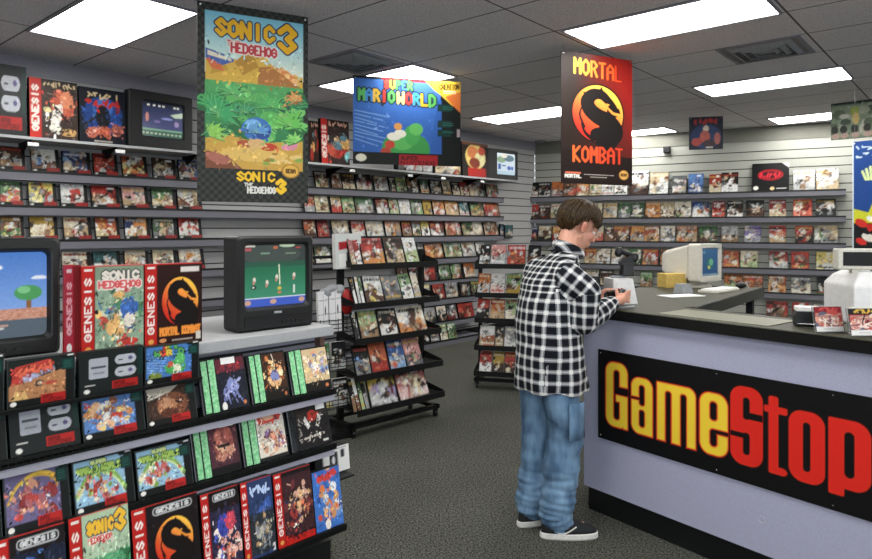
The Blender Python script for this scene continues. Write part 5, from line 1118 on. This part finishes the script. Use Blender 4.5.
def a_white():
    c=Cv(20,42,24,'dcdcdc'); c.rect(10,2,10.6,40,'303030'); c.ell(14,20,1,5,'202020')
    for y in (10,24,32): c.line([(0,y),(20,y-1)],.3,'707070')
    return c.out()
acc(319,329,.803,292,a_white,'white booklet in the wire basket, left one of two','booklet','booklet',.08)
acc(330,342,.803,290,a_white,'white booklet in the wire basket, right one of two','booklet','booklet',.08)
def a_helm():
    c=Cv(28,32,32,'c8ccc8'); c.poly([(4,8),(24,6),(20,13),(4,15)],'a02024'); c.rect(4,18,12,30,'e4e4e0'); c.rect(12,17,24,30,'16181a'); c.rect(15,20,18,24,'d8d8d4'); return c.out()
acc(336,362,1.25,234,a_helm,'grey blister pack with red and black print above the wire stand','blister_pack','blister pack',.02,T=.05,cols='k')
b=MB(); g=random.Random(4); [b.ell((g.uniform(-.07,.07),g.uniform(-.02,.02),g.uniform(-.02,.025)),g.uniform(.03,.06),.03,g.uniform(.02,.04),Matrix.Rotation(g.uniform(-.6,.6),3,'Y'),12) for _ in range(7)]; tag(b.build('plastic_bag','greyp',smooth=True,loc=R3.p(R3.s(331,.02),.02,1.09),rot=(0,0,R3.th)),'grey bagged accessory above the white booklets on the wire stand','bag')
b=MB(); b.ell((0,0,0),.05,.04,.10); tag(b.build('red_pouch','red',smooth=True,loc=R3.p(R3.s(347,-.05),-.05,1.0)),'red hanging pouch between the wire stand and near rack','pouch')
acc(300,314,.523,340,None,'dark game case low on the wire stand, left of the green one','game_case','game case',.07,cols='knw',H=.2)
acc(316,330,.523,340,None,'green and white game case low on the wire stand','game_case','game case',.07,cols='gwk',H=.2)
acc(332,346,.523,340,None,'black and grey game case low on the wire stand','game_case','game case',.07,cols='kew',H=.2)
acc(318,332,.253,390,None,'yellow and black game case lowest on the wire stand','game_case','game case',.07,cols='kyg',H=.2)
acc(333,348,.253,390,None,'brown and black game case lowest on the wire stand','game_case','game case',.07,cols='knc',H=.2)
# teal packs near the corner
for i,(a,b_,yt,zb_,cc,lb) in enumerate(((500,504,224,0,'tbe','narrow teal blister pack hanging near the wall corner'),(505,513,225,0,'tbe','wide teal blister pack hanging near the wall corner'))):
    o=.06; z=LW.z(507,238,o); put_case(LW,o,a,b_,z,yt,cc,lb,name='blister_pack',cat='blister pack',T=.02,lean=0,nx=10)
tag(MB().box(-.05,.05,-.05,.05,0,.1).build('security_camera','black',loc=BW.p(BW.s(667,.05),.05,CEIL-.2-.1),rot=(0,0,BW.th),bevel=.012),'small black device high on the back wall right of dragon poster','security camera')
# ================================================================== the customer
PO=Vector((.597,3.35,0)); Ff=Vector((.866,.5,0)); Rr=Vector((.5,-.866,0)); UZ=Vector((0,0,1))
F2=Vector((.94,.342,0)); R2=Vector((.342,-.94,0)); F3=Vector((.966,.259,0)); R3_=Vector((.259,-.966,0))
def L(f,r,z): return Ff*f+Rr*r+UZ*z
def T_(f,r,z): return F2*f+R2*r+UZ*z
def _u(f,r,z): return T_(f,r,z)      # relative to the person's empty at PO
def remesh(name,mb,vox,mt,parent,smooth_it=6,deform=None):
    me=bpy.data.meshes.new(name); me.from_pydata([tuple(v) for v in mb.v],[],mb.f); me.update()
    o=bpy.data.objects.new('tmp',me); COL.objects.link(o); md=o.modifiers.new('r','REMESH'); md.mode='VOXEL'; md.voxel_size=vox; md.use_smooth_shade=True
    if smooth_it: s=o.modifiers.new('s','SMOOTH'); s.iterations=smooth_it; s.factor=.5
    dg=bpy.context.evaluated_depsgraph_get(); ev=o.evaluated_get(dg); m2=bpy.data.meshes.new_from_object(ev); bpy.data.objects.remove(o)
    m2.name=name; m2.materials.clear(); m2.materials.append(M[mt])
    if deform:
        n=len(m2.vertices); co=np.empty(n*3); m2.vertices.foreach_get('co',co); no=np.empty(n*3); m2.vertices.foreach_get('normal',no) if hasattr(m2.vertices[0],'normal') else None
        co=co.reshape(-1,3); no=no.reshape(-1,3); co=deform(co,no); m2.vertices.foreach_set('co',co.ravel())
    m2.polygons.foreach_set('use_smooth',[True]*len(m2.polygons)); m2.update()
    q=bpy.data.objects.new(name,m2); COL.objects.link(q); q.parent=parent; return q
pe=empty('person',PO); tag(pe,'teenage customer in black and white plaid shirt and baggy jeans at the counter','person')
# ---- head frame
HC=Vector((.158,.085,1.566)); pit=R(27)
hf=(F3*math.cos(pit)-UZ*math.sin(pit)).normalized(); hr=R3_.copy(); hu=(UZ*math.cos(pit)+F3*math.sin(pit)).normalized()
HM=Matrix((hf,hr,hu)).transposed()
def Hd(a,b_,c_): return HC+HM@(Vector((a,b_,c_))*1.05)
b=MB()
b.ell(Hd(-.012,0,.025),.098,.076,.088,HM,20); b.ell(Hd(.035,0,-.045),.058,.056,.075,HM,20)
b.capsule(Hd(.055,0,-.105),.026,Hd(.062,0,-.108),.022); b.capsule(Hd(.005,-.04,-.055),.024,Hd(.045,-.018,-.1),.019); b.capsule(Hd(.005,.04,-.055),.024,Hd(.045,.018,-.1),.019)
b.capsule(Hd(.086,0,.012),.009,Hd(.106,0,-.028),.0105); b.capsule(Hd(.100,-.012,-.036),.007,Hd(.100,.012,-.036),.007)      # nose
b.capsule(Hd(.072,-.032,.018),.014,Hd(.078,.032,.018),.014); b.ell(Hd(.056,.034,-.03),.03,.024,.03,HM,12); b.ell(Hd(.056,-.034,-.03),.03,.024,.03,HM,12)
b.capsule(Hd(.086,-.016,-.062),.0075,Hd(.086,.016,-.062),.0075); b.capsule(Hd(.083,-.014,-.074),.008,Hd(.083,.014,-.074),.008)
for s in (-1,1):
    em=HM@Matrix.Rotation(R(-14)*s,3,'Z'); b.ell(Hd(-.006,s*.079,-.012),.020,.008,.034,em,14); b.ell(Hd(-.012,s*.086,.0),.017,.005,.022,em,12)
nb_=T_(.085,0,1.425); b.chain([T_(.055,0,1.33),nb_,Hd(-.025,0,-.07),Hd(-.02,0,-.02)],[.05,.055,.052,.055],14)
# torso, arms (under the clothes) down to the feet: one continuous figure
b.chain([T_(-.03,0,.92),T_(-.01,0,1.08),T_(.0,0,1.24),T_(.03,0,1.32)],[.11,.105,.11,.07],14)
SH={1:T_(.0,.15,1.335),-1:T_(.0,-.15,1.335)}; EL={1:L(.035,.205,1.11),-1:L(.08,-.19,1.10)}; WR={1:L(.255,.165,1.168),-1:L(.262,-.015,1.168)}
for s in (1,-1):
    b.chain([T_(.03,s*.04,1.33),SH[s]-UZ*.02,EL[s],WR[s]],[.05,.045,.038,.026],12)
HIPS={s:L(-.03,s*.085,.9) for s in (1,-1)}; AN={1:L(-.035,.075,.10),-1:L(-.055,-.10,.10)}; KN={1:L(.02,.088,.5),-1:L(.0,-.10,.5)}
for s in (1,-1): b.chain([HIPS[s],KN[s],AN[s]],[.085,.055,.04],12)
FD={1:Vector((.995,.03,0)),-1:Vector((.92,.38,0))}
for s in (1,-1): a=AN[s].copy(); a.z=.05; b.chain([AN[s],a,a+FD[s]*.13],[.038,.032,.026],10)
# ---- hands
DV=L(.372,.082,1.207)   # thing held
def hand(s):
    w=WR[s]; 
    if s==1:  # right hand: palm beyond the wrist, fingers curl to the far side over the device
        palm=L(.345,.150,1.185); knuck=[L(.375+.006*k,.158-.002*k,1.218-.017*k) for k in range(4)]
        mid=[L(.412-.002*k,.142,1.222-.018*k) for k in range(4)]; tip=[L(.418-.004*k,.112+.003*k,1.216-.018*k) for k in range(4)]
        th=[L(.325,.142,1.200),L(.338,.120,1.224),L(.362,.100,1.226)]
    else:
        palm=L(.335,.012,1.185); knuck=[L(.372+.004*k,.004+.002*k,1.216-.017*k) for k in range(4)]
        mid=[L(.408-.002*k,.018,1.220-.018*k) for k in range(4)]; tip=[L(.416-.004*k,.048-.003*k,1.214-.018*k) for k in range(4)]
        th=[L(.318,.020,1.200),L(.332,.044,1.224),L(.358,.064,1.226)]
    b.chain([w,palm],[.024,.024],12); b.ell(palm,.03,.016,.034,Matrix((Ff,Rr,UZ)).transposed(),12)
    for k in range(4):
        f_=[.0085,.0088,.0084,.0075][k]; b.chain([palm+(knuck[k]-palm)*.35,knuck[k],mid[k],tip[k]],[.0105,.0095,f_,f_*.85],8)
    b.chain([palm,th[0],th[1],th[2]],[.015,.012,.0095,.008],8)
hand(1); hand(-1)
body=remesh('body',b,.0042,'skinp',pe,4)
# skin tone by region (lips, ear, cheeks are redder)
me=body.data; n=len(me.vertices); co=np.empty(n*3); me.vertices.foreach_get('co',co); co=co.reshape(-1,3)
base=np.array(lin(hx('d09a82'))); red=np.array(lin(hx('c4705c'))); cl=np.tile(base,(n,1))
def blend(c0,rad,colr,am):
    global cl
    d=np.linalg.norm(co-np.array(c0),axis=1); t=(np.clip(1-d/rad,0,1)*am)[:,None]; cl=cl*(1-t)+colr*t
blend(Hd(-.006,.08,-.012),.04,red,.8); blend(Hd(.07,.045,-.03),.045,red,.5); blend(Hd(.112,0,-.03),.03,red,.6); blend(Hd(.09,0,-.068),.022,np.array(lin(hx('a8524a'))),1.0)
for s in (1,-1): blend(WR[s]+(DV-WR[s])*.5,.09,red,.3)
a=me.color_attributes.new('Col','FLOAT_COLOR','POINT'); a.data.foreach_set('color',np.hstack([cl,np.ones((n,1))]).astype(np.float32).ravel())
for s in (1,-1):
    b=MB(); b.ell((0,0,0),.011,.011,.011,n=12); e=b.build('eye','eye',pe,smooth=True,loc=Hd(.074,s*.031,-.002))
    MB().ell((0,0,0),.0055,.0055,.0055,n=10).build('iris','black',e,smooth=True,loc=hf*.0068)
    MB().chain([Hd(.086,s*.018,.02),Hd(.088,s*.032,.026),Hd(.078,s*.046,.02)],[.003,.0035,.002],6).build('eyebrow','hair',pe,smooth=True)
# ---- hair: cap of overlapping locks
b=MB(); g=random.Random(8); HCc=Vector((-.012,0,.034))
def hp(phi,th,rad=1.0):  # phi 0 = front, th from crown
    return Hd(*(HCc+Vector((.108*math.sin(th)*math.cos(phi)*rad,.088*math.sin(th)*math.sin(phi)*rad,.098*math.cos(th)*rad))))
def endth(phi):
    a=abs((phi+math.pi)%(2*math.pi)-math.pi); x=math.degrees(a)
    return R(np.interp(x,[0,25,50,72,88,100,125,180],[84,88,94,86,82,106,140,150]))
rings_=[]
for i in range(14):
    ring=[]
    for k in range(40):
        ph=2*math.pi*k/40; ring.append(hp(ph,R(1)+(endth(ph)-R(4))*i/13,.97))
    rings_.append(ring)
rings_+= [[hp(2*math.pi*k/40,(endth(2*math.pi*k/40)-R(6))*(1-j/4),.78) for k in range(40)] for j in range(0,4)]
b.rings(rings_)
for i in range(430):
    ph=g.uniform(0,2*math.pi); t0=g.uniform(.02,.75); e_=endth(ph)+R(g.gauss(0,6)); t0=t0*e_; dr=g.uniform(-.28,.28); P_=[]; n_=6; lift=g.uniform(.97,1.06)
    for k in range(n_+1):
        u=k/n_; P_.append(hp(ph+dr*u*(1-u)*2+dr*.3*u,t0+(e_-t0)*u,lift+.045*math.sin(u*math.pi)*(.6+.4*math.sin(i))))
    b.tube(P_,[.0015,.004,.0055,.006,.0055,.004,.001],5)
b.build('hair','hair',pe,smooth=True)
# ---- shirt
def ring(c_,a,bv,ra,rb,n=36,ph=0): return [c_+a*(ra*math.cos(2*math.pi*k/n))+bv*(rb*math.sin(2*math.pi*k/n)) for k in range(n)]
b=MB(); TR=[(-.005,.735,.182,.21),(-.012,.80,.178,.21),(-.02,.9,.168,.208),(-.024,1.0,.157,.2),(-.026,1.1,.152,.195),(-.016,1.2,.148,.19),(-.002,1.28,.138,.18),(.018,1.34,.118,.16),(.045,1.385,.094,.125),(.074,1.42,.076,.088),(.092,1.442,.066,.07)]
b.rings([ring(T_(f,0,z),F2,R2,ra,rb) for f,z,ra,rb in TR])
SS={s:[T_(.015,s*.09,1.335),T_(.0,s*.145,1.315),EL[s]+UZ*.13+Rr*s*.008,EL[s]+Rr*s*.004-UZ*.012,EL[s]*.5+WR[s]*.5-UZ*.012,EL[s]*.12+WR[s]*.88-UZ*.0] for s in (1,-1)}
SRd=[.078,.080,.074,.068,.062,.046]
for s in (1,-1): b.chain(SS[s],SRd,18)
for s in (1,-1): d_=(WR[s]-EL[s]).normalized(); b.chain([WR[s]-d_*.035,WR[s]-d_*.002],[.040,.038],14)
TC=np.array([PO.x*0,0,0])
def wr(co,no):
    f=np.array(Ff); r_=np.array(Rr); z=co[:,2]
    out=co.copy()
    for i in range(len(co)):
        x,y,zz_=co[i]; ff=x*f[0]+y*f[1]; rr_=x*r_[0]+y*r_[1]
        nz=noise.noise(Vector((ff*9,rr_*9,zz_*5)))*.008+noise.noise(Vector((ff*4+3,rr_*4,zz_*14+5)))*.007
        e=Vector((x,y,zz_)); de=min((e-EL[1]).length,(e-EL[-1]).length)
        k=1+1.4*max(0,1-de/.14)
        low=max(0,(.95-zz_)/.22); nz+=math.sin(math.atan2(rr_,ff)*7+zz_*3)*.008*low
        out[i]+=no[i]*nz*k
    return out
sh=remesh('plaid_shirt',b,.0075,'plaid',pe,3,wr)
# uv in metres, chosen per face from the nearest limb
me=sh.data; uvl=me.uv_layers.new(name='UVMap'); co=np.array([v.co[:] for v in me.vertices]); uvd=np.zeros((len(me.loops),2))
def seg(p):
    best=None
    for s in (1,-1):
        ch_=SS[s]; acc_=0
        for i in range(1,len(ch_)-1):
            a,c_=ch_[i],ch_[i+1]; d=c_-a; Ld=d.length; t=max(0,min(1,(p-a).dot(d)/Ld**2)); q=(p-(a+d*t)).length/(SRd[i]*(1-t)+SRd[i+1]*t)
            if best is None or q<best[0]: best=(q,s,i,acc_+t*Ld,d/Ld,a+d*t)
            acc_+=Ld
    return best
for pol in me.polygons:
    c_=pol.center; nn=pol.normal; ff=c_.dot(F2); rr_=c_.dot(R2); q=seg(c_)
    tz=(ff+.01)**2/.15**2+(rr_)**2/.19**2
    useT=not(q[0]<1.18 and (tz>.92 or abs(rr_)>.178))
    li=pol.loop_indices
    if useT:
        nF,nR=nn.dot(F2),nn.dot(R2); side=abs(nR)>.8 and nn.z<.5
        for j in li:
            v=me.vertices[me.loops[j].vertex_index].co; f_=v.dot(F2); r_=v.dot(R2)
            if side: uvd[j]=(f_+.013,v.z)
            else: uvd[j]=(r_*1.12+.006,v.z*1.0+(0 if v.z<1.22 else (v.z-1.22)*.9))
    else:
        ax=q[4]; e1=(Rr*q[1]-ax*(Rr*q[1]).dot(ax)).normalized(); e2=ax.cross(e1); cc_=c_-q[5]; ac=math.atan2(cc_.dot(e2),cc_.dot(e1)); s,i=q[1],q[2]
        acc0=sum((SS[s][m+1]-SS[s][m]).length for m in range(1,i))
        for j in li:
            v=me.vertices[me.loops[j].vertex_index].co; w=v-SS[s][i]; t=w.dot(ax); w=w-ax*t; a=math.atan2(w.dot(e2),w.dot(e1))
            if a-ac>math.pi: a-=2*math.pi
            if ac-a>math.pi: a+=2*math.pi
            uvd[j]=(a*.07,acc0+t)
uvl.data.foreach_set('uv',uvd.ravel())
# collar
b=MB(); n_=28
def cr(f,z,ra,rb,tl): return [T_(f,0,z)+F2*(ra*math.cos(2*math.pi*k/n_))+R2*(rb*math.sin(2*math.pi*k/n_))+UZ*(-tl*math.cos(2*math.pi*k/n_)) for k in range(n_)]
b.rings([cr(.085,1.42,.076,.080,.02),cr(.10,1.462,.068,.070,.035),cr(.102,1.464,.076,.078,.035),cr(.090,1.425,.092,.098,.02),cr(.088,1.42,.088,.093,.02)],cap=False)
cl_=b.build('collar','plaid',sh,smooth=True); uvl=cl_.data.uv_layers.new(name='UVMap')
for lp in cl_.data.loops:
    v=cl_.data.vertices[lp.vertex_index].co; uvl.data[lp.index].uv=(math.atan2(v.dot(Rr),v.dot(Ff))*.09,v.z)
# ---- jeans
b=MB()
b.rings([ring(L(-.03,0,z),Ff,Rr,ra,rb) for z,ra,rb in ((.78,.122,.155),(.86,.122,.158),(.95,.115,.15))])
for s in (1,-1):
    A=[HIPS[s]+UZ*-.03,L(-.02,s*.095,.7),KN[s],KN[s]*.45+AN[s]*.55,AN[s]+UZ*.04,AN[s]-UZ*.005+FD[s]*.012]; b.chain(A,[.09,.097,.09,.087,.086,.078],18)
def wj(co,no):
    out=co.copy()
    for i in range(len(co)):
        x,y,z=co[i]; nz=noise.noise(Vector((x*6,y*6,z*5)))*.009; lo=max(0,1-(z-.08)/.34)
        nz+=(abs(noise.noise(Vector((x*5,y*5,z*26))))-.2)*.036*lo+noise.noise(Vector((x*5,y*5,z*12+4)))*.012*(z<.6)
        kn=max(0,1-abs(z-.5)/.12); nz+=noise.noise(Vector((x*4,y*4,z*22)))*.008*kn
        out[i]+=no[i]*nz
        if out[i][2]<.032: out[i][2]=.032
    return out
je=remesh('jeans',b,.008,'denim',pe,3,wj)
# carpenter pocket on the right thigh, seam
def leg_pt(z,ang,rad=.109):
    c_=L(-.012,.098,z); return c_+Ff*math.cos(ang)*rad+Rr*math.sin(ang)*rad
b=MB(); rows_=[[leg_pt(z,R(a),.114+.002*(k%2)) for a in (62,75,88,101,114)] for k,z in enumerate((.70,.64,.58,.52))]
b.rings(rows_,cap=False,closed=False); po=b.build('thigh_pocket','denim',je,smooth=True); sm=po.modifiers.new('s','SOLIDIFY'); sm.thickness=.006
# ---- shoes
for s in (1,-1):
    a=AN[s].copy(); a.z=0; d_=FD[s]; pr_=Vector((d_.y,-d_.x,0)); heel=a-d_*.075
    def sr(t,w,z,up): return heel+d_*t
    def outline(z,gr=0):
        o=[]
        for k in range(28):
            q=2*math.pi*k/28; x=.14-(.145+gr)*math.cos(q); wv=(.038+.012*(x/.28))+gr; o.append(heel+d_*x+pr_*(wv*math.copysign(abs(math.sin(q))**.75,math.sin(q)))+UZ*z)
        return o
    e=MB(); e.rings([outline(0,.0),outline(.008,.004),outline(.026,.003),outline(.030,0)]); so=e.build('shoe','sole',pe,smooth=False)
    e=MB(); rs=[outline(.028,-.002)]
    for zz_,sc2,fx in ((.045,.97,.0),(.06,.88,-.012),(.078,.66,-.040),(.095,.42,-.062),(.105,.36,-.066)):
        rs.append([ (heel+d_*(.14+fx))+ (p-(heel+d_*.14)-UZ*p.z)*sc2+UZ*zz_ for p in [Vector(v) for v in outline(0,-.002)]])
    e.rings(rs); up=e.build('upper','shoe',so,smooth=True)
    for k in range(4):
        c_=heel+d_*(.125+.02*k)+UZ*(.089-.0095*k); MB().tube([c_-pr_*.022-UZ*.003,c_+UZ*.004,c_+pr_*.022-UZ*.003],.003,6).build('lace','sole',so,smooth=True)
    sg_=1 if s==1 else 1
    c_=heel+d_*.12+pr_*.048; P2=curve([(-.045,.036),(-.015,.034),(.015,.046),(.05,.066)],5)
    MB().tube([heel+d_*(.12+x)+pr_*(.044-.25*max(0,z-.045))+UZ*z for x,z in P2],.0035,6).build('side_stripe','sole',so,smooth=True)
# ---- handheld he is looking at
hd=empty('game_controller',PO+DV,(0,R(-10),math.atan2(Rr.y,Rr.x)))
b=MB().capsule((-.045,0,0),.02,(.045,0,0),.02,14).capsule((-.05,0,0),.021,(-.058,-.03,-.01),.014,12).capsule((.05,0,0),.021,(.058,-.03,-.01),.014,12)
b.ell((0,0,0),.06,.026,.018); remesh('controller_body',b,.004,'black',hd,3)
for x,y in ((.04,.006),(.052,-.004),(.03,-.006)): MB().lathe([(.0045,0),(.0045,.004),(.001,.005)],n=8).build('button','red',hd,loc=(x,y,.019))
MB().box(-.052,-.036,-.003,.003,.018,.023).box(-.047,-.041,-.008,.008,.018,.023).build('direction_pad','greyp',hd)
tag(hd,'black game controller held in both hands of the customer','game controller')
# ================================================================== camera, world
cam=bpy.data.cameras.new('camera'); co_=bpy.data.objects.new('camera',cam); COL.objects.link(co_)
cam.sensor_width=36; cam.sensor_fit='HORIZONTAL'; cam.lens=FPX/872*36; cam.shift_y=-(279.5-HY)/872; cam.shift_x=0; cam.clip_start=.05
co_.location=(0,0,EYE); co_.rotation_euler=(R(90),0,0); sc.camera=co_
w=bpy.data.worlds.new('w'); sc.world=w; w.use_nodes=True; w.node_tree.nodes['Background'].inputs[0].default_value=(.86,.92,1,1); w.node_tree.nodes['Background'].inputs[1].default_value=DAY
sc.view_settings.view_transform='Standard'; sc.view_settings.look='None'; sc.view_settings.gamma=1; sc.view_settings.exposure=EXPO; sc.view_settings.use_curve_mapping=False
sc.cycles.use_denoising=True; sc.cycles.max_bounces=6; sc.cycles.diffuse_bounces=4; sc.cycles.use_light_tree=True; sc.cycles.sample_clamp_indirect=4
